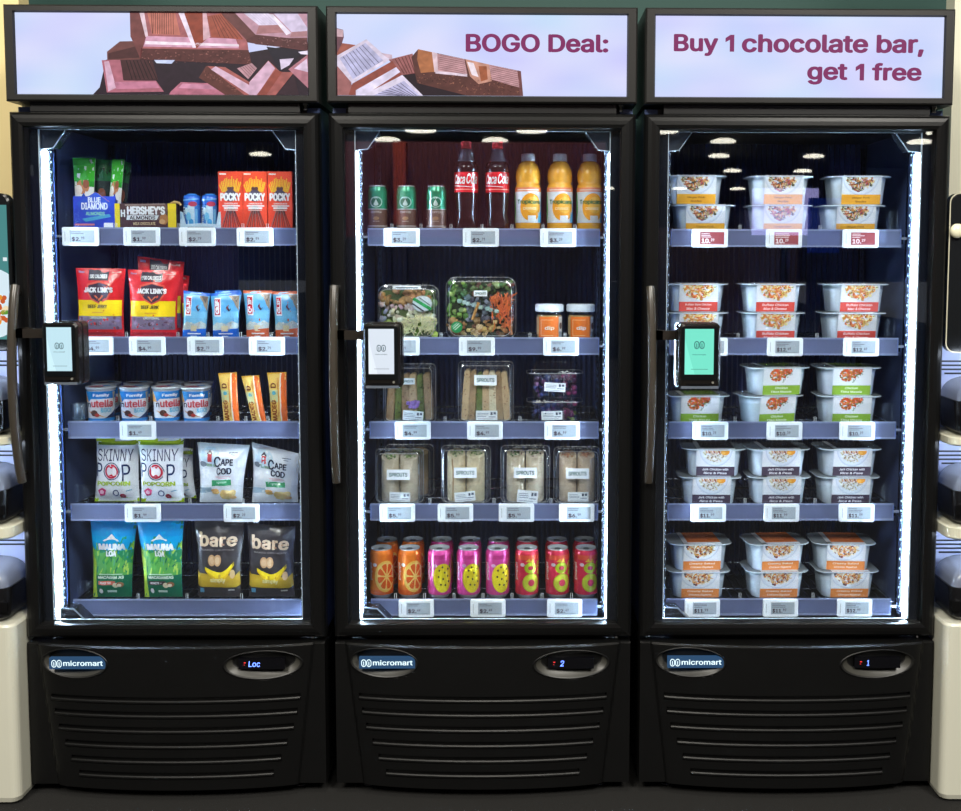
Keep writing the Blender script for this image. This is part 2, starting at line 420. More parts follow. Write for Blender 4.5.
def choc_mid():
    cv = lambda p: (320 + p[0]/4.368, -p[1]/4.368)
    def q(pts, c, l): return P([cv(p) for p in pts], c, l)
    A = [q([(60, 118), (98, 128), (100, 162), (88, 200), (60, 250)], (112, 72, 84), 1), q([(60, 120), (98, 130), (96, 160), (60, 158)], (206, 170, 180), 2),
         q([(60, 250), (92, 188), (150, 196), (170, 230), (60, 330)], (160, 90, 78), 1),
         q([(60, 280), (130, 365), (140, 425), (60, 425)], (156, 100, 100), 3), q([(60, 250), (198, 170), (300, 262), (135, 372), (60, 300)], (222, 210, 232), 2),
         q([(80, 256), (195, 186), (272, 266), (138, 352)], (188, 186, 222), 3),
         q([(135, 372), (312, 268), (352, 332), (205, 425), (118, 425)], (146, 76, 66), 4), q([(150, 402), (328, 296), (346, 318), (190, 425), (150, 425)], (228, 218, 244), 5),
         q([(180, 425), (355, 332), (445, 425)], (222, 212, 234), 5), q([(230, 425), (362, 358), (430, 425)], (190, 186, 222), 6),
         q([(262, 232), (310, 240), (312, 268), (285, 250)], (206, 180, 196), 3), q([(295, 262), (400, 234), (425, 325), (350, 332)], (158, 98, 98), 3),
         q([(350, 332), (440, 318), (660, 425), (445, 425)], (38, 24, 34), 3),
         q([(395, 250), (425, 214), (490, 228), (640, 260), (735, 282), (858, 308), (882, 425), (640, 425), (420, 368)], (92, 54, 50), 5),
         q([(425, 214), (490, 228), (502, 316), (436, 322), (420, 260)], (178, 112, 74), 6), q([(485, 226), (508, 232), (512, 316), (496, 318)], (228, 200, 210), 7),
         q([(505, 234), (628, 258), (640, 328), (500, 316)], (196, 150, 156), 6), q([(500, 312), (640, 326), (640, 338), (500, 324)], (226, 206, 222), 7),
         q([(632, 258), (735, 282), (748, 358), (690, 372), (652, 336)], (206, 150, 132), 7), q([(640, 270), (668, 276), (690, 340), (660, 330)], (240, 226, 236), 8), q([(690, 290), (725, 290), (730, 350), (700, 360)], (164, 92, 62), 8),
         q([(735, 282), (860, 310), (874, 388), (748, 352)], (196, 150, 156), 8), q([(860, 308), (876, 312), (886, 425), (872, 425)], (118, 72, 72), 8)]
    A += hatch([(82, 258), (195, 188), (268, 266), (138, 348)], 8, (60, 54, 90), .55, 6, cv, 0)
    A += hatch([(232, 425), (362, 360), (428, 425), (330, 425)], 8, (60, 54, 90), .55, 7, cv, 0)
    A += hatch([(308, 262), (398, 238), (415, 322), (345, 328)], 6, (100, 54, 54), .9, 5, cv, .1)
    A += [LN(*cv((512, 240 + k*9)), *cv((632, 264 + k*9)), .42, (120, 74, 76), 8) for k in range(8)]
    A += [LN(*cv((742, 288 + k*9)), *cv((864, 316 + k*9)), .42, (120, 74, 76), 9) for k in range(8)]
    r = random.Random(8)
    for _ in range(150):
        x = r.uniform(410, 870); y = r.uniform(345, 420) if x > 600 else r.uniform(325, 370); A.append(LN(*cv((x, y)), *cv((x + r.uniform(-9, 9), y + r.uniform(-6, 6))), .4, (168, 112, 90) if r.random() < .5 else (44, 22, 24), 7))
    return A

def glyph_m(cx, cy, h, c, l):
    w = h*.62; out = []
    for k in (-1, 1):
        x = cx + k*w*.52
        out.append(RING(x, cy + h*.12, w*.5, h*.36, .3, c, l, 12, 0, PI)); out.append(RING(x, cy - h*.12, w*.5, h*.36, .3, c, l, 12, PI, 2*PI))
        out += [R_(x - w*.5, cy - h*.12, x - w*.35, cy + h*.12, c, l), R_(x + w*.35, cy - h*.12, x + w*.5, cy + h*.12, c, l), R_(x - w*.09, cy - h*.3, x + w*.07, cy + h*.2, c, l)]
    return out

DIV = (((116, 179, 243, 267.5), (126.5, 178, 208, 240.5, 271), (118, 151, 218, 246, 268), (136, 190, 243), (138, 187, 241.5)),
       ((392, 421, 451, 482, 512, 543, 575), (441, 530, 565), (445, 520), (430, 494, 551), (395.5, 424.5, 454, 483, 512, 542, 571.5)),
       ((740, 820), (738, 817), (735, 815), (745, 815), (740, 813)))
LOGO_X = ((48, 116), (355, 421), (661, 727))
LABEL_C = ('left-hand black glass-door cooler stocked with snack bags, sweets and bars, chocolate picture on its header',
           'middle black glass-door cooler stocked with bottles, salads, wraps and cans, header reads BOGO Deal',
           'right-hand black glass-door cooler stocked with meal tubs, header reads Buy 1 chocolate bar')
SCR = ((14.3, 11.2, 307.3, 95.8), (336, 13, 627.2, 97.4), (655.8, 15, 944.2, 98.4))
TERM = ((41, 322.5, 79, 385, (196, 232, 244)), (363, 324, 400.5, 388.5, (222, 232, 244)), (679, 324, 720, 389, (120, 232, 206)))
GLYPHC = (20, 70, 80)
for ci in range(3):
    c0 = CXS[ci]
    root = thing('glass_door_cooler', LABEL_C[ci], 'cooler', (c0, 0, 0), 'three black glass-door coolers side by side')
    # cabinet shell
    g = G(); W = .385
    g.box(-W, -.352, .052, .56, .43, 1.80, (84, 102, 146)); g.box(.352, W, .052, .56, .43, 1.80, (84, 102, 146))
    g.box(-.352, .352, .052, .56, 1.765, 1.80, (18, 20, 26)); g.box(-.352, .352, .052, .56, .40, .428, (30, 36, 50))
    g.box(-W, W, .56, .60, .03, 1.80, (10, 11, 13)); g.box(-.387, .387, .06, .56, .03, .40, (14, 14, 14))
    g.box(-.34, .34, .02, .08, 1.785, 1.82, (10, 10, 11))
    g.build('cabinet', 'interior', root)
    # ribbed back panel
    g = G(); n = 44
    for k in range(n):
        xa, xb = -.35 + .7*k/n, -.35 + .7*(k + 1)/n; xm = (xa + xb)/2
        g.face([(xa, .545, .43), (xm, .528, .43), (xm, .528, 1.765), (xa, .545, 1.765)], (66, 78, 118)); g.face([(xm, .528, .43), (xb, .545, .43), (xb, .545, 1.765), (xm, .528, 1.765)], (66, 78, 118))
    g.box(-.352, .352, .546, .55, .43, 1.765, (14, 15, 19))
    g.build('back_panel', 'interior', root)
    # uprights carrying the shelves
    for sx in (-1, 1):
        for yy in (.112, .50):
            g = G(); x = sx*.330
            g.box(x - .006, x + .006, yy, yy + .012, .44, 1.75, (92, 100, 116))
            for k in range(60): g.box(x - .002, x + .002, yy - .0006, yy, .46 + k*.0213, .468 + k*.0213, (18, 20, 26))
            g.build('shelf_upright', 'silver', root)
    # LED light bars
    for sx in (-1, 1):
        g = G(); x = sx*.3275
        g.box(x - .012, x + .012, .07, .082, .47, 1.70, (120, 130, 150))
        h = g.build('light_bar', 'silver', root)
        g = G(); xx = sx*.330
        g.prism(rrect(.0085, 1.235, .003, cx=xx, cy=1.0725), .0615, .0695, (255, 255, 255)); g.build('light_strip', 'led', h)
        g = G()
        g.box(sx*.3165 - .0017, sx*.3165 + .0017, .072, .0745, .485, 1.69, (255, 255, 255))
        g.build('dotted_light_strip', 'led_dot', h)
    # corner covers top, bottom bracket, painted sill glint
    for sx in (-1, 1):
        g = G()
        pl = [(sx*.348, 1.765), (sx*.262, 1.765), (sx*.266, 1.738), (sx*.296, 1.696), (sx*.348, 1.690)]
        if sx > 0: pl.reverse()
        g.prism(pl, .045, .085, (44, 50, 60)); 
        for a, b in zip(pl[:-1], pl[1:]) if sx < 0 else zip(pl[:-1], pl[1:]):
            g.tube([(a[0], .0445, a[1]), (b[0], .0445, b[1])], .0013, (190, 205, 220), 5)
        g.build('corner_cover', 'gloss_print', root)
    g = G(); pl = [(-.322, .428), (-.245, .428), (-.247, .45), (-.283, .487), (-.318, .489)]
    g.prism(pl, .050, .095, (30, 33, 40)); g.tube([(-.318, .050, .4895), (-.283, .050, .4875), (-.247, .050, .4505), (-.245, .050, .430)], .0022, (120, 130, 145), 6)
    g.build('hinge_bracket', 'gloss_print', root)
    g = G(); g.box(-.245, .326, .046, .072, .4285, .4370, (225, 238, 248)); g.build('sill_glint', 'white_plastic', root)  # pale strip stands in for the LED light reflected along the sill
    # shelves
    for r in range(5):
        zt = SURF[r]
        g = G()
        for k in range(27):
            x = -.312 + k*.024; g.tube([(x, .118, zt - .0025), (x, .50, zt - .0025)], .0018, (150, 158, 172), 5)
        for yy in (.122, .24, .37, .495): g.tube([(-.316, yy, zt - .006), (.316, yy, zt - .006)], .003, (140, 148, 162), 6)
        g.box(-.318, -.312, .12, .5, zt - .028, zt - .003, (66, 70, 80)); g.box(.312, .318, .12, .5, zt - .028, zt - .003, (66, 70, 80))
        sh = g.build('wire_shelf', 'silver', root)
        g = G(); z = ZC[r]
        g.box(-.307, .307, .106, .110, z - .0225, z + .0225, (92, 100, 132)); g.box(-.307, .307, .1035, .106, z + .019, z + .0235, (126, 136, 166)); g.box(-.307, .307, .1035, .106, z - .0235, z - .019, (126, 136, 166))
        g.box(-.307, -.304, .1045, .106, z - .019, z + .019, (100, 118, 172)); g.box(.304, .307, .1045, .106, z - .019, z + .019, (100, 118, 172))  # bluer end pieces carry the reflected LED light as colour
        g.box(-.322, -.307, .107, .114, z - .003, z + .003, (170, 178, 190)); g.box(.307, .322, .107, .114, z - .003, z + .003, (170, 178, 190))
        g.build('price_rail', 'rail', sh)
        g = G(); g.box(-.30, .30, .1135, .1150, z + .0225, z + .072, (255, 255, 255)); g.build('front_guard', 'guard_plastic', sh)
        for px in DIV[ci][r]:
            pyr = (224, 331, 417, 498, 592)[r]; xd = at(px, pyr, .118)[0] - c0
            g = G(); zt = SURF[r]
            g.box(xd - .0035, xd + .0035, .1158, .1185, zt - .002, zt + .003, (180, 190, 205)); g.tube([(xd - .0025, .117, zt), (xd - .0025, .117, zt + .022), (xd + .0025, .117, zt + .022), (xd + .0025, .117, zt)], .0009, (235, 242, 250), 5)
            g.build('lane_divider', 'white_plastic', sh)
    # door
    g = G(); z0, z1 = .4238, 1.7831; w = .39
    prof = [(0, .045), (0, .018), (.003, .010), (.009, .004), (.018, .001), (.028, 0), (.037, .002), (.039, .008), (.040, .045)]   # (inset, y)
    def fr(ins, y): return [(-w + ins, y, z0 + ins), (w - ins, y, z0 + ins), (w - ins, y, z1 - ins), (-w + ins, y, z1 - ins)]
    g.loft([fr(i, y) for i, y in prof], (16, 16, 16), False, False, sm=False)
    def fr2(ins, y): return [(-w + ins, y, z0 + ins), (w - ins, y, z0 + ins), (w - ins, y, z1 - ins), (-w + ins, y, z1 - ins)]
    g.loft([fr2(.040, .045), fr2(0, .045)], (20, 20, 20), False, False, sm=False)
    def fr3(ins, y):
        k = .036 + (ins - .036)*.22
        return [(-w + ins, y, z0 + k), (w - ins, y, z0 + k), (w - ins, y, z1 - k), (-w + ins, y, z1 - k)]
    door = g.build('door_frame', 'frame_black', root)
    g = G(); g.loft([fr3(.036, .030), fr3(.0635, .030), fr3(.0635, .036), fr3(.036, .036)], (12, 18, 30), False, False, sm=False)
    g.loft([fr3(.0633, .0292), fr3(.0650, .0292), fr3(.0650, .036), fr3(.0633, .036)], (205, 215, 225), False, False, sm=False)
    g.build('glass_spacer', 'gloss_print', door)
    g = G(); g.box(-.353, .353, .018, .021, .462, 1.753, (255,)*3); g.build('glass_pane', 'door_glass', door)
    # handle
    g = G(); hx = -.374
    pts = []
    for k in range(25):
        t = k/24; zz = 1.345 - .50*t; pts.append((hx + .002*math.sin(PI*t), -.018 - .038*math.sin(PI*t)**.8, zz))
    g.tube(pts, .0115, (62, 57, 50), 12)
    g.tube([(hx, .0, 1.325), (hx, -.022, 1.33)], .008, (30, 28, 26), 8); g.tube([(hx, .0, .865), (hx, -.022, .862)], .008, (30, 28, 26), 8)
    g.build('door_handle', 'black_gloss', door)
    # kick panel with grille
    g = G(); zb, ztop = .03, .412
    lou = [(.268, .324), (.229, .316), (.188, .306), (.147, .289), (.106, .273), (.066, .253)]
    rows = []
    zs = [ztop, ztop - .004]
    zz = ztop - .004
    while zz > .285: zz -= .0055; zs.append(zz)
    spec = {}
    for zc_, lim in lou:
        for dz, dep in ((.012, 0), (.0115, .009), (.0040, .009), (.0030, -.0015), (.0006, -.0040), (-.003, -.0042), (-.008, 0)):
            spec[zc_ + dz] = (dep, lim)
    zs = sorted(set([z for z in zs if not any(abs(z - q) < .002 for q in spec)] + list(spec) + [zb, .045, .09, .13, .17, .21, .25]), reverse=True)
    xs = [-.388 + .776*k/148 for k in range(149)]
    for _, lim in lou: xs += [-lim, lim, -lim - .0012, lim + .0012]
    xs = sorted(set(xs))
    ov = [(-.258, .3655, .088, .0385), (.232, .3615, .098, .0370)]
    def py_(x, z):
        e = .357 - (.412 - z)*.115            # bulge edge narrows downwards
        y = .008
        if abs(x) < e: y -= .032*(1 - (x/e)**2)**.8 + .006
        elif abs(x) < e + .004: y -= .006*(1 - (abs(x) - e)/.004)
        for ox, oz, rx, rz in ov:
            q = ((x - ox)/rx)**2 + ((z - oz)/rz)**2
            if q < 1: y += .020*min(1, (1 - q)*2.2)
        if z in spec and abs(x) <= spec[z][1]: y += spec[z][0]
        if z > ztop - .001: y += .006
        return y
    V = [[(x, py_(x, z), z) for x in xs] for z in zs]
    b0 = len(g.v)
    for row in V: g.v.extend(row)
    nX = len(xs)
    for j in range(len(zs) - 1):
        for i in range(nX - 1):
            g.f.append((b0 + j*nX + i, b0 + (j + 1)*nX + i, b0 + (j + 1)*nX + i + 1, b0 + j*nX + i + 1)); g.c.append(BLK); g.s.append(False); g.m.append(0)
    g.face([(x, py_(x, ztop), ztop) for x in xs] + [(.388, .06, ztop), (-.388, .06, ztop)], BLK)
    g.box(-.388, -.3875, .008, .06, zb, ztop, BLK); g.box(.3875, .388, .008, .06, zb, ztop, BLK)
    kp = g.build('kick_panel', 'black_plastic', root, weld=True)
    def by_(x, z):
        e = .357 - (.412 - z)*.115
        return .008 - (.032*(1 - (x/e)**2)**.8 + .006 if abs(x) < e else 0)
    for ox, oz, rx, rz in ov:
        g = G(); rgs = []
        for f, dz, dy in ((1.06, 0, .002), (1.04, 0, -.0022), (1.0, 0, -.0022), (.95, .001, .001), (.82, .0075, .0105), (.78, .009, .0120)):
            ring = []
            for k in range(40):
                a_ = -2*PI*k/40; x_, z_ = ox + rx*f*math.cos(a_), oz + dz + rz*f*math.sin(a_); ring.append((x_, by_(x_, z_) + dy, z_))
            rgs.append(ring)
        g.loft(rgs, [BLK, BLK, (30, 30, 28), (62, 61, 56), (18, 18, 18), (14, 14, 14)], False, True); g.build('badge_recess', 'black_plastic', kp)  # grey slope ring paints in the light caught by the recess's lower slope
    # logo plate and controller display
    a = at(LOGO_X[ci][0] + 5.5, 660, 0)[0] - c0; b = at(LOGO_X[ci][0] + 61, 660, 0)[0] - c0
    g = G(); zz = .366
    yb = -.0245
    g.box(a, b, yb, yb + .012, zz - .012, zz + .017, (38, 74, 110))
    pl = g.build('logo_plate', 'screen', kp)
    A = glyph_m(a + .019, zz + .0025, .021, (170, 240, 240), 1) + [T('micromart', a + .036, zz - .0035, b - .006, zz + .0105, (230, 245, 255), 1, .03)]
    g = G(); g.art(A, lambda u, v, o: (u, yb - .0002 - o, v), (a, zz - .02, b, zz + .02)); g.build('logo_lettering', 'logo_glow', pl)
    g = G(); xa = .170; yb2 = -.0225
    g.box(xa, xa + .120, yb2, yb2 + .012, .352, .380, (10, 10, 14)); dp = g.build('controller_display', 'black_gloss', kp)
    s_ = ('Loc', '2', '1')[ci]
    g = G(); x1 = xa + .026; wds = (.030, .010, .006)[ci]
    g.art([T(s_, x1 + (.006 if ci else 0), .3585, x1 + (.006 if ci else 0) + wds, .3735, (90, 120, 255), 1, .0, .12)], lambda u, v, o: (u, yb2 - .0004 - o, v), (x1 - .01, .33, x1 + .08, .39)); g.build('display_digits', 'digit_blue', dp)
    g = G(); g.art([R_(x1 - .012, .368, x1 - .007, .3705, (255, 0, 0), 1), R_(x1 - .012, .3625, x1 - .010, .364, (255, 0, 0), 1)], lambda u, v, o: (u, yb2 - .0004 - o, v), (x1 - .02, .33, x1 + .08, .39)); g.build('indicator_light', 'digit_red', dp)
    # foot screws
    for sx in (-.31, .31):
        g = G(); g.lathe([(.016, 0), (.018, .006), (.009, .008), (.009, .032)], (70, 70, 72), 12, sx, .06); g.build('levelling_foot', 'silver', root)
        g = G(); g.lathe([(.016, 0), (.018, .006), (.009, .008), (.009, .032)], (70, 70, 72), 12, sx, .5); g.build('levelling_foot', 'silver', root)
    g = G(); g.lathe([(.004, .414), (.006, .416), (.0045, .420), (.0065, .424)], (150, 150, 150), 10, .352, .03); g.build('hinge_pin', 'silver', root)
    g = G(); g.lathe([(.006, 1.791), (.006, 1.80), (.009, 1.803), (.009, 1.808)], (110, 110, 105), 10, .352, .03); g.build('hinge_pin', 'silver', root)
    # header sign
    hw, hz0, hz1 = .3907, 1.8075, 2.0456
    u0, v0, u1, v1 = SCR[ci]
    xa, zt_ = at(u0, v0, .002); xb, zb_ = at(u1, v1, .002); xa -= c0; xb -= c0
    zt_, zb_ = 2.0268, 1.8260; xa, xb = -.3645, .3645
    g = G()
    def fq(x0, x1, za, zb, y): return [(x0, y, za), (x1, y, za), (x1, y, zb), (x0, y, zb)]
    g.loft([fq(-hw, hw, hz0, hz1, .30), fq(-hw, hw, hz0, hz1, .004), fq(-hw + .004, hw - .004, hz0 + .004, hz1 - .004, 0), fq(xa - .003, xb + .003, zb_ - .003, zt_ + .003, 0), fq(xa, xb, zb_, zt_, .008)], (34, 33, 32), True, False, sm=False)
    hd = g.build('header_housing', 'black_plastic', root)
    g = G()
    mp = lambda u, v, o: (xa + (u - u0)/(u1 - u0)*(xb - xa), .0075 - o, zt_ + (v + v0)/(v1 - v0)*(zt_ - zb_))
    bd = (u0, -v1, u1, -v0)
    header_bg(g, mp, bd, ci + 1)
    MAG = (128, 38, 96)
    A = (choc_left(), choc_mid() + [T('BOGO Deal:', 465, -51.8, 608.5, -32.6, MAG, 3, .05, res=4)],
         [T('Buy', 674, -56.2, 718.5, -33.6, MAG, 3, .05, res=4), P([(725.6, -37.6), (730.5, -34.2), (734.4, -34.2), (734.4, -51.6), (730, -51.6), (730, -39.4), (725.6, -41.8)], MAG, 3), T('chocolate bar,', 742, -56.2, 924.6, -33.4, MAG, 3, .05, res=4), T('get', 808, -85.2, 848.6, -63.6, MAG, 3, .05, res=4), P([(856.6, -66.8), (861.4, -63.4), (865.2, -63.4), (865.2, -80.7), (860.8, -80.7), (860.8, -68.6), (856.6, -71)], MAG, 3), T('free', 873, -81, 923, -62.4, MAG, 3, .05, res=4)])[ci]
    def cj(c, u, v, l):
        if c == MAG: return c
        n_ = 1 + .16*noise.noise(Vector((u*.16, v*.22, l*3.1))) + .07*noise.noise(Vector((u*.6, v*.8, l*1.7)))
        return tuple(max(0, min(255, q*n_)) for q in c)
    g.art(A, mp, bd, 110, 32, eps=.00012, cj=cj)
    g.build('header_screen', 'screen', hd)
    # payment terminal on its arm
    x0, y0, x1, y1, scol = TERM[ci]; Y = -.105
    ax, az = at(x0, y0, Y); bx, bz = at(x1, y1, Y); ax -= c0; bx -= c0
    cxm, czm, tw, th = (ax + bx)/2, (az + bz)/2, bx - ax, az - bz
    g = G(); g.prism(rrect(tw, th, .011, 5, cxm, czm), Y, Y + .070, (22, 20, 18), .005)
    g.prism(rrect(tw + .004, th + .004, .012, 5, cxm, czm), Y + .03, Y + .06, (30, 28, 26))
    tm = g.build('payment_terminal', 'black_gloss', root)
    tag(tm, ('black payment terminal with a pale blue screen', 'black payment terminal with a white screen', 'black payment terminal with a mint green screen')[ci], None)
    g = G(); sw, sh = tw*.69, th*.70; sx0, sz1 = cxm - sw/2 + (-.001), az - th*.075
    g.prism(rrect(tw*.86, th*.82, .004, 3, cxm, az - th*.45), Y - .0012, Y + .001, (12, 16, 18)); 
    g.build('terminal_bezel', 'black_gloss', tm)
    g = G(); mp2 = lambda u, v, o: (sx0 + u*sw, Y - .0014 - o, sz1 - sh + v*sh)
    nA = [R_(0, 0, 1, 1, scol, 0)] + [P([(0, 0), (.35, 0), (.1, .55), (0, .8)], tuple(min(255, k + 14) for k in scol), 1)]
    asp = sh/sw
    for tr, c, l in glyph_m(.5, 1.02, .28, GLYPHC, 2):
        nA.append(([[(p[0], p[1]/asp) for p in t] for t in tr], c, l))
    nA += [T('micromart', .27, .425, .73, .452, GLYPHC, 2, .01), LN(.22, .115, .80, .115, .010, tuple(k*.55 for k in scol), 2)]
    g.art(nA, mp2, eps=.0001)
    so = g.build('terminal_screen', 'screen', tm)
    g = G(); g.box(cxm - tw*.3, cxm + tw*.25, Y - .004, Y + .01, bz + th*.055, bz + th*.085, (8, 8, 9)); g.box(cxm - tw*.44, cxm + tw*.46, Y - .0025, Y + .02, bz + th*.005, bz + th*.045, (96, 104, 116))
    g.tube([(cxm + tw*.32, Y - .0035, bz + th*.1), (cxm + tw*.32, Y + .002, bz + th*.1)], .003, (120, 118, 110), 8)
    g.build('card_slot', 'gloss_print', tm)
    g = G(); zc_ = az - th*.20
    g.prism(rrect(.022, .022, .004, 3, -.355, zc_), -.018, .006, (40, 36, 32)); g.box(-.362, cxm, -.05, -.028, zc_ - .0115, zc_ + .0115, (40, 36, 32)); g.box(-.362, -.345, -.05, .004, zc_ - .0115, zc_ + .0115, (40, 36, 32))
    g.build('terminal_arm', 'black_gloss', root)

# ================================================================== kiosks at both sides
def kiosk(s):
    side = 'left' if s < 0 else 'right'
    xe = min(-1.1965, at(24.5, 640, -.05)[0]) if s < 0 else max(1.1955, at(938.5, 640, -.05)[0])
    root = thing('retail_kiosk', 'cream and white self-service kiosk partly in view beside the %s cooler' % side, 'kiosk', (xe, 0, 0))
    W = .5
    def bx(g, x0, x1, *r, c=(226, 224, 204), mi=0): g.box(min(s*x0, s*x1), max(s*x0, s*x1), *r, c, mi)
    zt = at(10, 627, -.06)[1]
    g = G()
    g.prism([(p[0], p[1]) for p in rrect(W, .5, .02, 5, s*W/2, .25)], .0, zt - .0, (208, 207, 190), .004, axis='z') if False else None
    ring = rrect(W, .34, .022, 6, s*W/2, .12)
    g.loft([[(p[0] + (0.012*(-s) if 0 else 0), p[1], z) for p in r_] for r_, z in ((rrect(W - .03, .31, .02, 6, s*W/2, .12), .002), (rrect(W - .008, .332, .022, 6, s*W/2, .12), .009), (ring, .022), (ring, zt - .006), (rrect(W - .008, .332, .02, 6, s*W/2, .12), zt))], (208, 207, 190), sm=False)
    g.build('kiosk_base', 'lacquer', root)
    g = G(); px_in = at(22 if s < 0 else 952, 3, .30)[0] - xe
    g.box(min(px_in, s*W), max(px_in, s*W), .28, .34, .0, 2.6, (236, 216, 158) if s < 0 else (214, 212, 190)); g.build('kiosk_back', 'lacquer', root)
    g = G(); bx(g, .003, W, .125, .27, zt, 1.24, c=(186, 198, 236))
    g.build('grey_panel', 'white_plastic', root)
    for k, (pv) in enumerate(((541, 547), (452, 457), (362, 366))):
        z = at(10 if s < 0 else 951, pv[0], .125)[1]
        g = G()
        for q in range(4 if s > 0 else 2):
            x0_ = -.02 if s < 0 else .01 
            xx = (.025 if s > 0 else .028) + (.006*q*q*.4)
            bx(g, xx, .16 - .006*q, .1235, .1255, z - q*.011, z - q*.011 + .0045, c=(30, 34, 46))
        g.build('vent_slots', 'print', root)
    for pt, pb in ((438, 446.5), (528, 540)):
        z1, z0 = at(12 if s < 0 else 951, pt, -.05)[1], at(12 if s < 0 else 951, pb, -.05)[1]
        g = G(); r2 = rrect(W, .28, .03, 6, s*W/2, .09)
        g.loft([[(p[0], p[1], z0) for p in rrect(W - .008, .272, .03, 6, s*W/2, .09)], [(p[0], p[1], z0 + .004) for p in r2], [(p[0], p[1], z1 - .002) for p in r2], [(p[0], p[1], z1) for p in rrect(W - .008, .272, .03, 6, s*W/2, .09)]], (212, 210, 188), sm=False)
        g.build('kiosk_shelf', 'lacquer', root)
    # tablet
    x0, zt1 = at(8.5 if s < 0 else 950.5, 193, .015); zb1 = at(5, 351, .015)[1]
    g = G(); w = .2; xc = x0 - xe + s*w/2
    g.prism(rrect(w, zt1 - zb1, .024, 6, xc, (zt1 + zb1)/2), .015, .045, (20, 22, 24), .004)
    if s > 0: g.loft([[(p[0], .014, p[1]) for p in rrect(w + .002, zt1 - zb1 + .002, .025, 6, xc, (zt1 + zb1)/2)], [(p[0], .014, p[1]) for p in rrect(w - .004, zt1 - zb1 - .004, .023, 6, xc, (zt1 + zb1)/2)]], (190, 186, 165), False, False, False)
    g.box(xc - .05, xc + .05, .045, .3, zt1 - .2, zt1 - .1, (30, 30, 32))
    tb = g.build('tablet', 'black_gloss', root)
    if s < 0:
        g = G(); zc = (zt1 + zb1)/2; sw, sh = w - .012, (zt1 - zb1) - .06
        A = [R_(0, 0, 1, 1, (68, 134, 134)), E_(.78, .27, .40, .26, (214, 234, 244), 1, 30), T('FRESH', .1, .60, .975, .625, (230, 240, 240), 2, .03)]
        r = random.Random(4)
        A += [E_(.78 + r.uniform(-.02, .17), .2 + r.uniform(-.08, .12), .035, .02, r.choice([(226, 150, 40), (90, 150, 50), (200, 90, 40), (240, 220, 180)]), 3, 7) for _ in range(40)]
        A = [a for a in A if a[1] != (230, 240, 240)] + [R_(.93, .585, .985, .612, (225, 235, 240), 2)]
        g.art(A, lambda u, v, o: (xc - sw/2 + u*sw, 0.0138 - o, zc - sh/2 + v*sh)); g.build('tablet_screen', 'screen', tb)
    else:
        g = G(); x_, z_ = at(957, 231, .01); g.blob((x_ - xe, .008, z_), .019, (236, 232, 200), (1, .6, 1), 16, 10); g.build('tablet_glint', 'gloss_print', root)  # solid white blob stands in for a round reflection by the tablet
    return root, xe, zt
KIO = {}
for s in (-1, 1):
    root, xe, zt = kiosk(s)
    zs = [at(12 if s < 0 else 951, 438, -.05)[1], at(12 if s < 0 else 951, 528, -.05)[1], zt]
    nm = ('upper shelf', 'middle shelf', 'base top')
    for k in range(3):
        t = thing('black_bin', 'black bin with a smoky grey curved lid on the %s of the %s kiosk' % (nm[k], 'left-hand' if s < 0 else 'right-hand'), 'bin', (xe + s*.16, .035, zs[k] + .001))
        hh = .085
        g = G(); rg = []
        for z, w, d in ((0, .24, .12), (.012, .27, .14), (hh, .285, .15), (hh + .006, .285, .15)): rg.append([(p[0], p[1], z) for p in rrect(w, d, .025, 5)])
        g.loft(rg, (22, 22, 24), sm=False); g.box(-s*.13 - .012, -s*.13 + .012, -.0765, -.07, .03, .055, (10, 10, 11)); g.build('bin_body', 'black_gloss', t)
        g = G(); rg = []
        for q in range(8):
            a = q/7*PI/2; rg.append([(p[0], p[1], hh + .006 + .055*math.sin(a)) for p in rrect(.275*(.25 + .75*math.cos(a)**.55 if q < 7 else .25), .142*(.4 + .6*math.cos(a)**.55 if q < 7 else .4), .02 if q < 6 else .012, 5)])
        g.loft(rg, (112, 120, 138), True, True, True); g.build('bin_lid', 'gloss_print', t)
        t.name = 'black_bin'

# ================================================================== hall lighting and what the glass mirrors
w = bpy.data.worlds.new('hall'); S.world = w; w.use_nodes = True
w.node_tree.nodes['Background'].inputs[0].default_value = (.9, .93, 1, 1); w.node_tree.nodes['Background'].inputs[1].default_value = .18
def area(name, loc, size, power, col, rot=None, sy=None):
    l = bpy.data.lights.new(name, 'AREA'); l.energy = power; l.size = size; l.color = col
    if sy: l.shape = 'RECTANGLE'; l.size_y = sy
    o = bpy.data.objects.new(name, l); COL.objects.link(o); o.location = loc
    d = Vector(rot or (0, 0, 1.0)) - Vector(loc); o.rotation_euler = d.to_track_quat('-Z', 'Y').to_euler()
    return o
for s_ in (-1, 1):
    for z_ in (.69, .93, 1.17):
        o_ = area('kiosk_fill_lamp', (s_*1.38, -.03, z_), .30, .55, (.75, .85, 1), (s_*1.38, .2, z_ - .16)); o_.data.shape = 'RECTANGLE'; o_.data.size_y = .02  # unseen lamps added under the shelves to brighten the kiosk panel
area('hall_lamp', (-2.2, -5.0, 5.0), 1.6, 330, (1, .95, .86)); area('hall_lamp', (2.6, -4.6, 5.0), 1.6, 330, (1, .96, .88)); area('hall_lamp', (-1, -8.5, 6.0), 2.0, 700, (1, .95, .9), (-1.5, -12.5, .8)); area('hall_lamp', (0, -1.6, 5.6), 1.4, 90, (1, .95, .84))  # the one aimed backwards is an extra, added to light the mirrored booths
rnd = random.Random(7)
ctr = 0
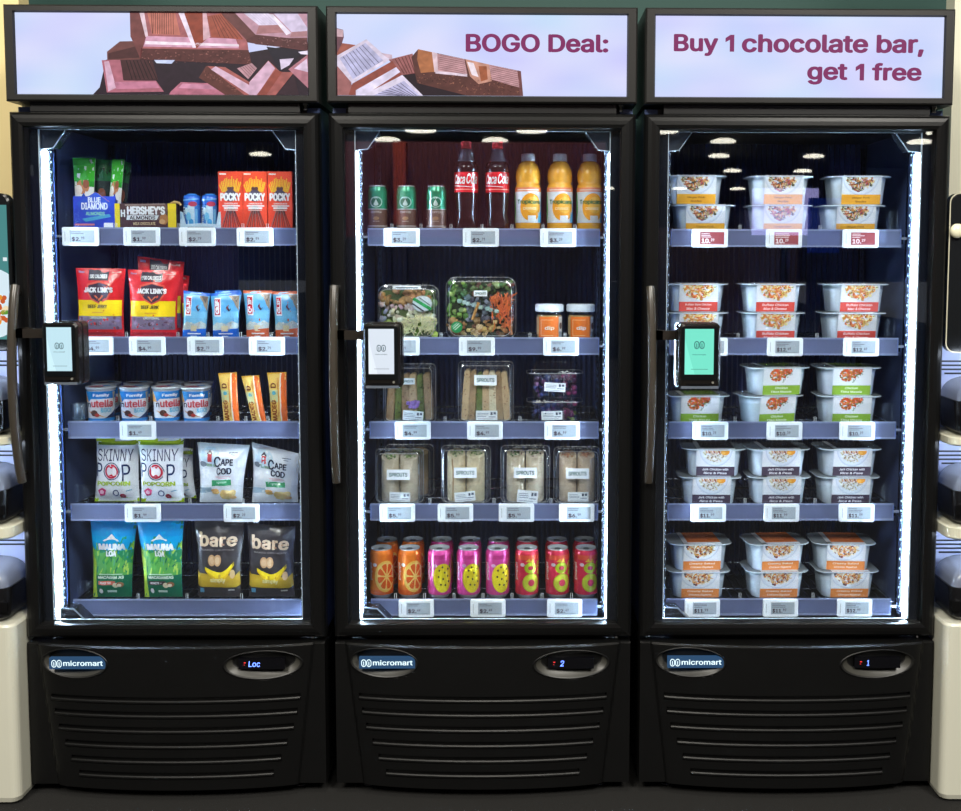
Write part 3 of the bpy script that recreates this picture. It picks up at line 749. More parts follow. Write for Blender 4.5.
for row, (yy, zz) in enumerate(((-26, 4.9), (-32, 5.3), (-39, 5.5), (-46, 5.5), (-54, 5.2))):
    for k in range(7):
        x = -10 + k*3.6 + rnd.uniform(-.6, .6) + (1.8 if row % 2 else 0)
        if rnd.random() < .25: continue
        g = G(); r = .42; g.lathe([(r*.6, .06), (r, 0), (r, -.05)], (255, 255, 255), 14, 0, 0, False)
        o = g.build('hall_ceiling_lamp', 'lamp', None, (x, yy, zz)); ctr += 1
        tag(o, 'round warm hall lamp mirrored as a streak in the cooler glass', 'ceiling lamp', 'hall lamps mirrored in the glass')
for (nm, lab, x0, x1, z0, z1, yy, c, m) in (
    ('booth_wall', 'dark red booth wall mirrored in the middle door', -2.7, 1.2, 1.7, 3.0, -12, (84, 26, 34), 'wall_paint'),
    ('booth_partition', 'dull violet booth panel mirrored in the glass doors', -9, -4.2, 0, 2.6, -13, (56, 44, 84), 'wall_paint'),
    ('booth_arch', 'orange red booth post mirrored in the middle door', -1.64, -1.48, 1.85, 2.95, -11.5, (150, 50, 30), 'wall_paint'),
    ('booth_counter', 'brown booth counter mirrored in the glass', 1.6, 4.4, 0, 1.9, -14, (74, 56, 52), 'wall_paint')):
    g = G(); g.box(x0, x1, yy, yy + .3, z0, z1, c)
    if z0: g.box(x0, x1, yy, yy + .3, 0, z0, (34, 30, 36))
    tag(g.build(nm, m), lab, 'booth')
g = G(); g.box(3.3, 4.2, -12.05, -11.9, 1.75, 2.40, (255,)*3); bs = g.build('booth_sign', 'booth_glow')
g = G(); g.box(3.7, 3.8, -12.02, -11.93, .02, 1.75, (30,)*3); g.box(3.5, 4.05, -12.15, -11.8, 0, .02, (30,)*3); g.build('sign_stand', 'black_plastic', bs)
tag(bs, 'glowing lavender booth sign mirrored in the right-hand door', 'booth sign')
g = G(); g.box(4.0, 4.42, -11.7, -11.6, 1.5, 2.25, (20, 70, 220)); g.box(4.0, 4.42, -11.7, -11.6, 0, 1.5, (16, 18, 30)); tag(g.build('booth_banner', 'wall_paint'), 'bright blue banner panel mirrored in the right-hand door', 'banner')

# ================================================================== goods
def zat(py, Y, px=480): return at(px, py, Y)[1]
def place(o, px, row, Y, py, dz=0, rz=0, ry=0):
    o.location = (at(px, py, Y)[0], Y, SURF[row] + dz); o.rotation_euler = (0, ry, rz); return o
WHT = (244, 246, 250)
def boxart(g, w, h, y, A, eps=.00015, z0=0):
    g.art(A, lambda u, v, o: (-w/2 + u*w, y - o, z0 + v*h), eps=eps)

# ---- electronic price tags
TAGS = [  # cooler, row, centre px, price, what
 (0, 0, 81.5, '$2.99', 'almond sachets'), (0, 0, 142.5, '$1.99', 'chocolate bar'), (0, 0, 198, '$2.79', 'blue gum tubes'), (0, 0, 255.5, '$2.99', 'red biscuit stick boxes'),
 (0, 1, 96, '$4.99', 'left jerky bag, half hidden by the payment terminal'), (0, 1, 148, '$4.99', 'right jerky bags'), (0, 1, 206, '$2.79', 'blue energy bars'), (0, 1, 267.5, '$2.79', 'orange energy bars'),
 (0, 2, 138.5, '$1.49', 'hazelnut spread cups'), (0, 3, 143.5, '$1.99', 'popcorn bags'), (0, 3, 242, '$2.29', 'potato chip bags'),
 (1, 0, 402, '$3.29', 'green coffee cans'), (1, 0, 481, '$2.79', 'cola bottles'), (1, 0, 558, '$3.29', 'orange juice bottles'),
 (1, 1, 402, '$9.99', 'chicken salad, half hidden by the payment terminal'), (1, 1, 477, '$9.99', 'shredded carrot salad'), (1, 1, 561, '$6.99', 'orange-labelled jars'),
 (1, 2, 413, '$4.99', 'left sandwich pack'), (1, 2, 485, '$4.99', 'centre sandwich pack'), (1, 2, 562, '$6.99', 'berry boxes'),
 (1, 3, 397.5, '$5.99', 'leftmost wrap pack'), (1, 3, 455.5, '$5.99', 'second wrap pack'), (1, 3, 516.5, '$5.99', 'third wrap pack'), (1, 3, 576.5, '$6.99', 'rightmost wrap pack'),
 (1, 4, 416.5, '$2.49', 'orange soda cans'), (1, 4, 488, '$2.49', 'pink soda cans'), (1, 4, 564.5, '$2.49', 'red soda cans'),
 (2, 0, 709.5, '10.29', 'left noodle tubs, red display'), (2, 0, 783.5, '10.29', 'centre noodle tubs, red display'), (2, 0, 860, '10.29', 'right noodle tubs, red display'),
 (2, 1, 709.5, '$12.49', 'left macaroni tubs, half hidden by the payment terminal'), (2, 1, 784.5, '$12.49', 'centre macaroni tubs'), (2, 1, 860.5, '$12.49', 'right macaroni tubs'),
 (2, 2, 710, '$10.29', 'single green-band tub'), (2, 2, 784, '$10.29', 'centre green-band tubs'), (2, 2, 856.5, '$10.29', 'right green-band tubs'),
 (2, 3, 708, '$11.99', 'left rice tubs'), (2, 3, 781, '$11.99', 'centre rice tubs'), (2, 3, 856, '$11.99', 'right rice tubs'),
 (2, 4, 702, '$11.99', 'left orange-band tubs'), (2, 4, 780, '$11.99', 'centre orange-band tubs'), (2, 4, 854, '$12.99', 'right orange-band tubs')]
tw_, th_ = .0955, .0490
TG = {}
for ci, r, px, price, what in TAGS:
    red = ci == 2 and r == 0
    if red not in TG:
        g = G(); g.prism(rrect(tw_, th_, .005, 3), -.008, 0, (236, 244, 250), .0012)
        TG[red] = g.build('price_tag_case', 'white_plastic'); COL.objects.unlink(TG[red])
    t = thing('price_tag', 'price tag reading %s under the %s, %s shelf, %s cooler' % (price, what.split(',')[0], ROWN[r], SIDE[ci]), 'price tag', (0, 0, 0), 'electronic price tags on the shelf rails')
    cs = TG[red].copy(); COL.objects.link(cs); cs.parent = t; cs.name = 'tag_case'
    g = G(); rr = random.Random(px)
    bg, ink = ((150, 62, 70), (240, 226, 226)) if red else ((158, 170, 178), (58, 60, 72))
    A = [R_(0, 0, 1, 1, bg, 0)] + [LN(.05, .86 - .13*k, .05 + rr.uniform(.3, .62), .86 - .13*k, .05, ink if red else (96, 98, 110), 1) for k in range(3 if ci == 2 else 2)]
    wd = .062*len(price) + .06
    A += [T(price[:-2].rstrip('.') if 0 else price[:-2], .06, .10, .06 + wd, .48, ink if red else (56, 40, 56), 1, .06), T(price[-2:], .08 + wd, .26, .08 + wd + .14, .48, ink if red else (80, 70, 90), 1, .04)]
    A += [LN(.06, .07, .9, .07, .03, tuple((a*2 + b)/3 for a, b in zip(bg, ink)), 1)]
    x0, z0, w_, h_ = -.0265, -.0165, .064, .033
    g.art(A, lambda u, v, o: (x0 + u*w_, -.0082 - o, z0 + v*h_), eps=.00008)
    g.art([LN(0, .1, 0, .9, .14, (120, 126, 136), 1)], lambda u, v, o: (-.0395 + u*.008, -.0082 - o, z0 + v*h_), bounds=(-1, 0, 1, 1))
    sc = g.build('tag_display', 'print', t)
    zc = ZC[r] + (-.0008 if ci == 1 else -.001)
    t.location = (at(px, at and 500, .1035)[0], .1035, zc)
    pyr = {0: 238, 1: 346, 2: 430, 3: 511, 4: 606}[r]; t.location.x = at(px, pyr, .1035)[0]

# ---- meal tubs
def foodart(kind, rnd):
    pal = {'noodle': [(226, 150, 90), (196, 92, 80), (96, 92, 70), (240, 220, 150), (170, 90, 110), (250, 236, 200), (70, 80, 66), (214, 120, 60)],
           'mac': [(236, 120, 60), (244, 190, 90), (250, 226, 150), (214, 90, 50), (240, 160, 80), (252, 236, 190), (130, 140, 70)],
           'green': [(230, 110, 50), (200, 70, 40), (240, 140, 60), (214, 90, 50), (120, 130, 60), (220, 80, 60)],
           'rice': [(246, 244, 232), (236, 232, 210), (200, 190, 150), (140, 100, 80), (250, 248, 240), (226, 220, 200)],
           'orange': [(240, 180, 100), (246, 232, 210), (226, 120, 50), (150, 84, 70), (244, 226, 190), (90, 80, 90), (236, 160, 60), (250, 240, 228)]}[kind]
    A = []
    if kind == 'green':
        for _ in range(70):
            a = rnd.uniform(0, 2*PI); r = rnd.uniform(0, 1)**.5; x, y = .50 + .30*r*math.cos(a) + .12*math.sin(a)*r, .78 + .38*r*math.sin(a)
            c = rnd.choice([(60, 110, 80), (40, 90, 90), (90, 130, 60)]); b = rnd.uniform(0, PI); A.append(LN(x, y, x + .05*math.cos(b), y + .06*math.sin(b), .018, c, 2 if rnd.random() < .7 else 5))
        for _ in range(170):
            a = rnd.uniform(0, 2*PI); r = rnd.uniform(0, 1)**.6; x, y = .46 + .26*r*math.cos(a) + .1*r*math.sin(a), .80 + .30*r*math.sin(a)
            A.append(E_(x, y, rnd.uniform(.02, .04), rnd.uniform(.025, .045), jit(rnd.choice(pal), .25, rnd), 3, 7))
    else:
        big = kind in ('noodle', 'rice'); cx, cy, rx, ry = {'noodle': (.47, 1.02, .37, .56), 'mac': (.50, .98, .41, .56), 'rice': (.5, 1.0, .33, .52), 'orange': (.45, .98, .38, .50)}[kind]
        if kind != 'mac': A += [E_(cx, cy + .03, rx*1.32, ry*1.32, (208, 218, 234), 1, 28), E_(cx, cy + .04, rx*1.24, ry*1.23, (228, 236, 246), 2, 28)]
        else: A += [E_(cx, cy + .03, rx*1.18, ry*1.15, (222, 228, 238), 1, 28)]
        for _ in range(420):
            a = rnd.uniform(0, 2*PI); r = rnd.uniform(0, 1)**.55; x, y = cx + rx*r*math.cos(a), cy + ry*r*math.sin(a)*.98
            s_ = rnd.uniform(.024, .055)*(.6 if kind == 'rice' else 1)
            if kind == 'orange' and y < .5 and x > .55: continue
            if rnd.random() < .5: A.append(E_(x, y, s_, s_*1.25, jit(rnd.choice(pal), .13, rnd), 3, 6, rnd.uniform(0, 1), 2*PI + rnd.uniform(0, 1) - .01 if 0 else 2*PI))
            else:
                b = rnd.uniform(0, PI); A.append(LN(x, y, x + .07*math.cos(b), y + .08*math.sin(b), .026, jit(rnd.choice(pal), .13, rnd), 4))
        if kind == 'rice':
            for k in range(7): A.append(LN(.22 + k*.065, .99, .28 + k*.065, .84, .036, (168, 84, 56) if k % 2 else (226, 170, 130), 5))
            A += [E_(.74, .9, .12, .13, (244, 164, 60), 5, 12), E_(.70, .86, .05, .06, (250, 190, 90), 6, 9)]
    return A
TUBK = {'noodle': ((236, 172, 56), 'Ginger Pork', 'Noodles', (120, 84, 30), None), 'mac': ((220, 82, 72), 'Buffalo Chicken', 'Mac & Cheese', (255, 236, 232), None),
        'green': ((142, 186, 62), 'Chicken', 'Tikka Masala', (240, 250, 226), (112, 140, 52)), 'rice': ((78, 66, 84), 'Jerk Chicken with', 'Rice & Peas', (240, 238, 244), (60, 56, 60)),
        'orange': ((230, 140, 72), 'Creamy Baked', 'Chicken Rigatoni', (255, 238, 222), (190, 100, 50))}
TUBP = {}
TW, TD, THH = .176, .122, .0775
def make_tub(kind, first_line=None):
    t = thing('meal_tub', None, 'meal tub')
    g = G(); rings = []
    for k, (z, f) in enumerate(((0.0, .745), (.003, .775), (.03, .80), (.055, .835), (.0715, .86), (.0725, .985), (.0742, 1.0), (.0755, .99))):
        ring = []
        for x, y in rrect(TW*f, TD*f, .034*f if f < .9 else .03, 8):
            n = 0
            if 0 < k < 5:
                a = math.atan2(y, x); n = .0012*math.sin(a*34)
            ring.append((x*(1 + n*4), y*(1 + n*4) + TD/2, z))
        rings.append(ring)
    g.loft(rings, (206, 220, 232), True, False)
    g.build('tub_tray', 'tray', t)
    g = G(); g.loft([[(x, y + TD/2, .0756) for x, y in rrect(TW*.99, TD*.99, .03, 6)], [(x, y + TD/2, .0768) for x, y in rrect(TW*.97, TD*.97, .03, 6)]], (120, 128, 136), False, True, sm=False)
    g.build('film_lid', 'gloss_print', t)
    band, l1, l2, tc, topc = TUBK[kind]
    if first_line: l1 = first_line
    g = G(); w = .104; xo = .003
    yt, yb = .0035, .0205
    def mp(u, v, o): return (xo - w/2 + u*w, yt + (yb - yt)*(1 - v)*.75 - .0022 - o, .001 + v*.0755)
    rnd = random.Random(hash_(kind))
    A = [R_(0, 0, 1, 1, (236, 240, 246), 0)] + foodart(kind, rnd) + [R_(0, 0, 1, .345, band, 8)]
    if kind in ('noodle',): f = (.27, .185, .73, .265, .36, .06, .64, .14)
    elif kind == 'green': f = (.33, .205, .67, .29, .22, .075, .78, .15)
    else: f = (.16, .20, .84, .285, .20, .06, .80, .145)
    A += [T(l1, f[0], f[1], f[2], f[3], tc, 9, .03, .1), T(l2, f[4], f[5], f[6], f[7], tc, 9, .03, .1)]
    g.art(A, mp, eps=.00007)
    g.face([mp(0, 0, -.0006), mp(0, 1, -.0006), mp(1, 1, -.0006), mp(1, 0, -.0006)], (220, 220, 224))
    xl, xr = xo - w/2, xo + w/2
    if topc:
        cc = (200, 204, 210)
        g.face([(xl, .001, .0771), (xr, .001, .0771), (xr, TD, .0771), (xl, TD, .0771)], topc)
        g.art([R_(0, 0, 1, .14, (214, 218, 224), 1), R_(0, 0, .12, 1, (196, 200, 206), 1)] + [LN(.2, .85 - .12*k, .7 + .1*(k % 2), .85 - .12*k, .035, tuple(min(255, q + 50) for q in topc), 2) for k in range(5)], lambda u, v, o: (xl + u*w, .001 + v*(TD - .002), .0771 + o))
    else: g.face([(xl, .001, .0771), (xr, .001, .0771), (xr, TD, .0771), (xl, TD, .0771)], (196, 200, 210))
    g.face([(xl, .0015, .0764), (xr, .0015, .0764), (xr, .001, .0771), (xl, .001, .0771)], (230, 232, 236))
    g.build('printed_sleeve', 'gloss_print', t)
    return t
def hash_(s): return sum(ord(c)*(i + 3) for i, c in enumerate(s))
# row, kind, x centre of rim (px), level, yaw, which
TUBS = [(0, 'noodle', 696, 1, 0, 'left'), (0, 'noodle', 705, 0, 0, 'left'), (0, 'noodle', 783.5, 1, 1, 'centre'), (0, 'noodle', 783, 0, 0, 'centre'), (0, 'noodle', 861.5, 1, -1, 'right'), (0, 'noodle', 856, 0, 0, 'right'),
 (1, 'mac', 698, 1, 0, 'left'), (1, 'mac', 698, 0, 0, 'left'), (1, 'mac', 775.5, 1, 0, 'centre'), (1, 'mac', 775.5, 0, 0, 'centre'), (1, 'mac', 860, 1, 1, 'right'), (1, 'mac', 857, 0, 0, 'right'),
 (2, 'green', 699.5, 0, 1, 'left'), (2, 'green', 782, 1, 6, 'centre'), (2, 'green', 778, 0, 13, 'centre'), (2, 'green', 852, 1, 0, 'right'), (2, 'green', 852, 0, -1, 'right'),
 (3, 'rice', 715, 1, -3, 'left'), (3, 'rice', 711, 0, -2, 'left'), (3, 'rice', 781, 1, 1, 'centre'), (3, 'rice', 781.5, 0, 0, 'centre'), (3, 'rice', 852.5, 1, 0, 'right'), (3, 'rice', 851, 0, 0, 'right'),
 (4, 'orange', 702, 1, 2, 'left'), (4, 'orange', 700, 0, 0, 'left'), (4, 'orange', 781, 1, 5, 'centre'), (4, 'orange', 779, 0, 1, 'centre'), (4, 'orange', 846, 1, -3, 'right'), (4, 'orange', 850, 0, 0, 'right')]
KN = {'noodle': ('yellow-band noodle tub', 'top'), 'mac': ('red-band macaroni tub', 'second'), 'green': ('green-band chicken tub', 'third'), 'rice': ('dark-band jerk chicken rice tub', 'fourth'), 'orange': ('orange-band baked chicken tub', 'bottom')}
PYT = {0: (207, 178), 1: (316, 287), 2: (397, 369), 3: (478, 450), 4: (573, 546)}
style = None
for r, kind, px, lv, yaw, which in TUBS:
    key = kind + ('s' if (kind == 'mac' and which == 'left' and lv == 1) else '')
    if key not in TUBP:
        TUBP[key] = make_tub(kind, 'Buffalo Style Chicken' if key == 'macs' else None); o = TUBP[key]
    else: o = copy_tree(TUBP[key])
    Y = .128
    place(o, px, r, Y, PYT[r][lv], dz=THH*lv + .0004, rz=math.radians(yaw))
    # px is the rim centre at the tub's front edge
    o['group'] = 'clear meal tubs with printed sleeves'
    single = kind == 'green' and which == 'left'
    pos = 'alone behind the payment terminal' if single else ('stacked %s in the %s pair' % ('on top' if lv else 'underneath', which + ('-hand' if which != 'centre' else '')))
    o['label'] = '%s %s on the %s shelf' % (KN[kind][0], pos, KN[kind][1])

# ---- bags
def bag(name, w, h, d, A, base, label, cat, seed=1, wt=None, wob=.0, nx=14, ny=16, crimp=.06, matn='film', pts=None, back=None, group=None, lean=0.):
    """pillow bag standing on z=0, front towards -y; pts = outline corners (bl, br, tr, tl) in metres"""
    wt = wt or w
    bl, br, tr, tl = pts or ((-w/2, 0), (w/2, 0), (wt/2, h), (-wt/2, h))
    def outline(u, v):
        x = (bl[0]*(1 - u) + br[0]*u)*(1 - v) + (tl[0]*(1 - u) + tr[0]*u)*v
        z = (bl[1]*(1 - u) + br[1]*u)*(1 - v) + (tl[1]*(1 - u) + tr[1]*u)*v
        nar = .035*w*math.sin(PI*v); x += nar*(1 - 2*u)
        return x, z
    def depth(u, v):
        a = max(0, 1 - abs(2*u - 1)**2.6)**.6; vv = min(1, max(0, (v - crimp)/(1 - 2*crimp)))
        b = max(0, 1 - abs(2*vv - 1)**3.2)**.6 if crimp < v < 1 - crimp else 0
        k = d/2*a*b
        n = noise.noise(Vector((u*5 + seed*7, v*6, seed)))*.0045*wob + noise.noise(Vector((u*14 + seed, v*9, 2)))*.0016*wob
        return k + n*(.35 + a*b)
    def mf(u, v, o):
        x, z = outline(u, v); return (x, -depth(u, v) - .0006 - o + lean*z, z)
    def mb(u, v, o):
        x, z = outline(u, v); return (x, depth(u, v)*(.9) + .0006 + lean*z, z)
    g = G()
    for mpf, fl in ((mf, 0), (mb, 1)):
        for i in range(nx):
            for j in range(ny):
                q = [(i/nx, j/ny), ((i + 1)/nx, j/ny), ((i + 1)/nx, (j + 1)/ny), (i/nx, (j + 1)/ny)]
                if fl: q.reverse()
                g.face([mpf(u, v, 0) for u, v in q], base if not fl else (back or base), True)
    ed = [(i/nx, 0) for i in range(nx)] + [(1, j/ny) for j in range(ny)] + [(1 - i/nx, 1) for i in range(nx)] + [(0, 1 - j/ny) for j in range(ny)]
    for k in range(len(ed)):
        a, b = ed[k], ed[(k + 1) % len(ed)]
        g.face([mb(*a, 0), mb(*b, 0), mf(*b, 0), mf(*a, 0)], back or base)
    g.art(A, mf, nx=nx, ny=ny, eps=.0003, base=2, sm=True)
    o = g.build(name, matn, weld=True)
    tag(o, label, cat, group)
    return o

def px_pts(pp, Y, r):
    """corner pixels (tl, tr, br, bl) -> outline corners around the bottom centre + world x of that centre"""
    q = [at(a, b, Y) for a, b in pp]; tl, tr, br, bl = q
    cx = (bl[0] + br[0])/2
    z0 = SURF[r] + .0006
    f = lambda p, z=None: (p[0] - cx, (p[1] - z0) if z is None else z)
    return (f(bl, 0), f(br, 0), f(tr), f(tl)), cx

def put(o, cx, r, Y, dz=.0006, rz=0): o.location = (cx, Y, SURF[r] + dz); o.rotation_euler = (0, 0, rz); return o

# ================================================================== left cooler
rnd = random.Random(11)
# -- top shelf: almond sachets in a blue tray
def sachet_art():
    A = [R_(0, 0, 1, 1, (236, 238, 236), 0), R_(0, .68, 1, 1, (58, 178, 44), 1), P([(0, .62), (.5, .74), (1, .6), (1, .7), (0, .7)], (40, 150, 40), 1),
         E_(.45, .60, .34, .10, (196, 128, 84), 2, 12), E_(.25, .56, .2, .07, (238, 226, 214), 3, 10), E_(.62, .64, .16, .06, (150, 84, 52), 3, 10),
         P([(.02, .32), (.5, .52), (.98, .32), (.5, .14)], (36, 80, 170), 3), P([(.08, .32), (.5, .48), (.92, .32), (.5, .17)], (50, 120, 210), 4),
         T('BLUE', .3, .34, .7, .42, WHT, 5, .04), T('DIAMOND', .1, .25, .9, .33, WHT, 5, .05), R_(.3, .05, .7, .13, (120, 190, 90), 3)]
    return A
def sachet_shaded():  # shaded copy of the sachet print, shade put into its colours
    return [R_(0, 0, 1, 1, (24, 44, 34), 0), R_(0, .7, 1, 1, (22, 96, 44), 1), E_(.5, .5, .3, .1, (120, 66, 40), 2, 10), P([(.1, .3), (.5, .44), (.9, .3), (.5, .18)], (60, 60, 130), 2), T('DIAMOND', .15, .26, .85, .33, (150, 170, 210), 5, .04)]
SG = 'almond sachets in the blue display tray'
for (tl, tr, br, bl, A, Y, lab, base, dz) in (((72, 159), (95.3, 159), (93, 229), (76, 229), sachet_art(), .150, 'green-topped almond sachet at the left of the blue tray', (220, 226, 220), 0),
        ((112, 160.5), (124, 160.5), (119, 229), (105, 229), sachet_art(), .146, 'green-topped almond sachet standing nearest the centre of the blue tray', (220, 226, 220), 0),
        ((94, 160), (112, 161), (107, 229), (95, 229), sachet_shaded(), .164, 'dark shaded almond sachet between the two bright green-topped ones', (26, 50, 36), 0),
        ((121, 162), (131, 164), (124, 229), (114, 229), sachet_shaded(), .172, 'dark almond sachet tilted out at the right edge of the tray', (26, 50, 36), 0)):
    pts, cx = px_pts((tl, tr, br, bl), Y, 0)
    o = bag('almond_sachet', .05, .17, .010, A, base, lab, 'snack sachet', 3, pts=pts, nx=6, ny=10, wob=.6, group=SG); put(o, cx, 0, Y + .004, .0035)
t = thing('almond_display_tray', 'royal blue cardboard display tray with a diamond logo holding almond sachets', 'display tray')
w = (115.3 - 74)/370; cx = at(94.6, 215, .128)[0]; place(t, 94.6, 0, .128, 215)
g = G(); hF = zat(197.5, .128) - SURF[0]; pk = zat(193.5, .128) - SURF[0]
B = (24, 60, 190)
g.box(-w/2, w/2, 0, .0015, 0, hF, B); g.box(-w/2, -w/2 + .0015, .0015, .06, 0, hF*.9, B); g.box(w/2 - .0015, w/2, .0015, .06, 0, hF*.9, (20, 50, 150)); g.box(-w/2, w/2, .0585, .06, 0, hF*.9, B); g.box(-w/2, w/2, 0, .06, 0, .0012, B)
g.prism([(-.035, hF - .012), (.000, hF - .046), (.040, hF - .014), (.005, pk + .001)], -.0012, .0012, (226, 120, 90))
boxart(g, w, hF, 0, [R_(0, 0, 1, 1, B, 0)], z0=0)
A = [P([(.08, .8), (.46, .2), (.92, .78), (.55, 1.12)], (30, 76, 190), 1), T('BLUE', .36, .82, .66, .97, WHT, 3, .05), T('DIAMOND', .2, .62, .82, .82, WHT, 3, .05), T('ALMONDS', .3, .46, .75, .56, (150, 220, 170), 3, .05),
     P([(.2, .36), (.85, .5), (.9, .42), (.3, .28)], (70, 160, 190), 2), LN(.03, .2, .5, .2, .05, (226, 120, 130), 2), LN(.03, .08, .42, .08, .05, (190, 210, 250), 2), P([(.72, .25), (.94, .25), (.94, .05), (.83, -.0), (.72, .05)], WHT, 2), E_(.83, .08, .05, .035, (200, 90, 100), 3, 8)]
g.art(A, lambda u, v, o: (-w/2 + u*w, -.0014 - o, v*hF), bounds=(0, 0, 1, 1.2))
g.build('tray_carton', 'print', t)
# -- chocolate bar box
t = thing('chocolate_bar', 'dark brown chocolate bar with yellow ends and silver lettering beside the almond tray', 'chocolate bar'); place(t, 145.5, 0, .128, 215)
w = 60/370; h = zat(204.5, .128) - SURF[0]
g = G(); g.prism([(-w/2, 0), (w/2, 0), (w/2, h), (-w/2, h)], 0, .03, (74, 48, 48), .002)
A = [R_(0, 0, 1, 1, (78, 52, 52), 0), R_(0, 0, .082, 1, (240, 214, 40), 1), R_(.865, 0, 1, 1, (240, 214, 40), 1), T('H', .10, .52, .17, .78, (226, 226, 232), 3, .07), P([(.19, .42), (.80, .42), (.86, .8), (.84, .98), (.2, .98)], (110, 84, 80), 1),
     P([(.19, .42), (.68, .42), (.72, .58), (.2, .58)], (222, 224, 232), 2), T("HERSHEY'S", .2, .60, .82, .9, (236, 238, 244), 3, .09), T('ALMONDS', .24, .43, .66, .56, (60, 40, 40), 3, .05), T('MILK CHOCOLATE', .3, .24, .66, .34, (220, 196, 150), 3, .03),
     LN(.17, .94, .82, .98, .05, (150, 130, 124), 2), E_(.80, .45, .07, .2, (176, 120, 70), 2, 10), E_(.77, .36, .05, .09, (206, 160, 110), 3, 9), LN(.0, .02, 1, .02, .05, (50, 34, 40), 2)]
boxart(g, w, h, 0, A); g.build('bar_wrapper', 'gloss_print', t)
g = G(); g.tube([(w*.40, .012, h + .001), (w*.46, .010, h + .005), (w*.53, .010, h + .002), (w*.56, .012, h - .004)], .0035, (206, 170, 110), 7); g.build('wrapper_tab', 'gloss_print', t)
# -- gum tubes in a white tray
gum = None
for k, (px, lab) in enumerate(((192.3, 'bright blue gum tube at the left of the pale blue tray'), (210.5, 'bright blue gum tube at the right of the pale blue tray'))):
    if gum is None:
        gum = thing('gum_tube', None, 'gum tube')
        g = G(); hh = zat(195.5, .14) - SURF[0] - .002; r = .0215
        prof = [(.0175, 0), (r, .004), (r, hh*.72), (r*1.02, hh*.74), (r*1.02, hh*.93), (r*.9, hh*.98), (r*.6, hh)]
        g.lathe(prof, [(70, 150, 226), (80, 160, 230), (30, 90, 200), (36, 110, 226), (36, 110, 226), (60, 140, 240), (60, 140, 240)], 22)
        A = [R_(.0, 0, 1, .72, (56, 130, 214), 0), R_(.42, .02, .68, .70, (196, 226, 244), 1), R_(.7, .1, .8, .6, (120, 190, 236), 1), E_(.62, .74, .17, .07, (190, 66, 90), 3, 10), R_(.2, .2, .3, .62, (30, 70, 160), 1), E_(.45, .4, .1, .12, (120, 200, 240), 2, 9), E_(.36, .55, .08, .1, (200, 236, 250), 2, 9), E_(.55, .25, .09, .09, (70, 160, 220), 2, 9), T('FRESH', .17, .12, .31, .66, (220, 236, 250), 4, .05, 0, 90), P([(.15, .82), (.85, .86), (.85, .9), (.15, .86)], (120, 190, 250), 3)]
        cyl = lambda u, v, o: ((r*1.0 + o)*math.sin((u - .5)*PI), -(r*1.0 + o)*math.cos((u - .5)*PI), v*hh)
        g.art(A, cyl, nx=14, eps=.0003, base=2); g.build('tube_body', 'gloss_print', gum)
        g = G(); g.lathe([(r*.62, hh - .001), (r*.6, hh + .002), (r*.3, hh + .003)], (70, 150, 244), 18); g.build('tube_cap', 'gloss_print', gum); o = gum
    else: o = copy_tree(gum)
    o['label'] = lab; o['category'] = 'gum tube'; o['group'] = 'blue gum tubes'; place(o, px, 0, .152, 212, .0020)
t = thing('gum_display_tray', 'pale blue cardboard tray holding two blue gum tubes', 'display tray'); place(t, 200.5, 0, .126, 215)
g = G(); w = 39.5/370; z = lambda p: zat(p, .126) - SURF[0]
C = (196, 222, 240)
g.prism([(-w/2, 0), (w/2, 0), (w/2, z(212.5)), (w/2 - .006, z(213)), (w/2 - .012, z(225)), (.0, z(224)), (-w/2 + .014, z(225)), (-w/2 + .006, z(213)), (-w/2, z(212.5))], 0, .0015, C)
g.box(-w/2, -w/2 + .0012, .0015, .055, 0, z(214), C); g.box(w/2 - .0012, w/2, .0015, .055, 0, z(214), C); g.box(-w/2, w/2, .0538, .055, 0, z(218), C); g.box(-w/2, w/2, 0, .055, 0, .001, C)
g.art([LN(-.035, z(228), .035, z(228), .002, (50, 60, 90), 0), R_(-w/2, z(220), -w/2 + .005, z(214), (150, 190, 224), 0)], lambda u, v, o: (u, -.0003 - o, v), bounds=(-1, -1, 1, 1)); g.build('tray_carton', 'print', t)
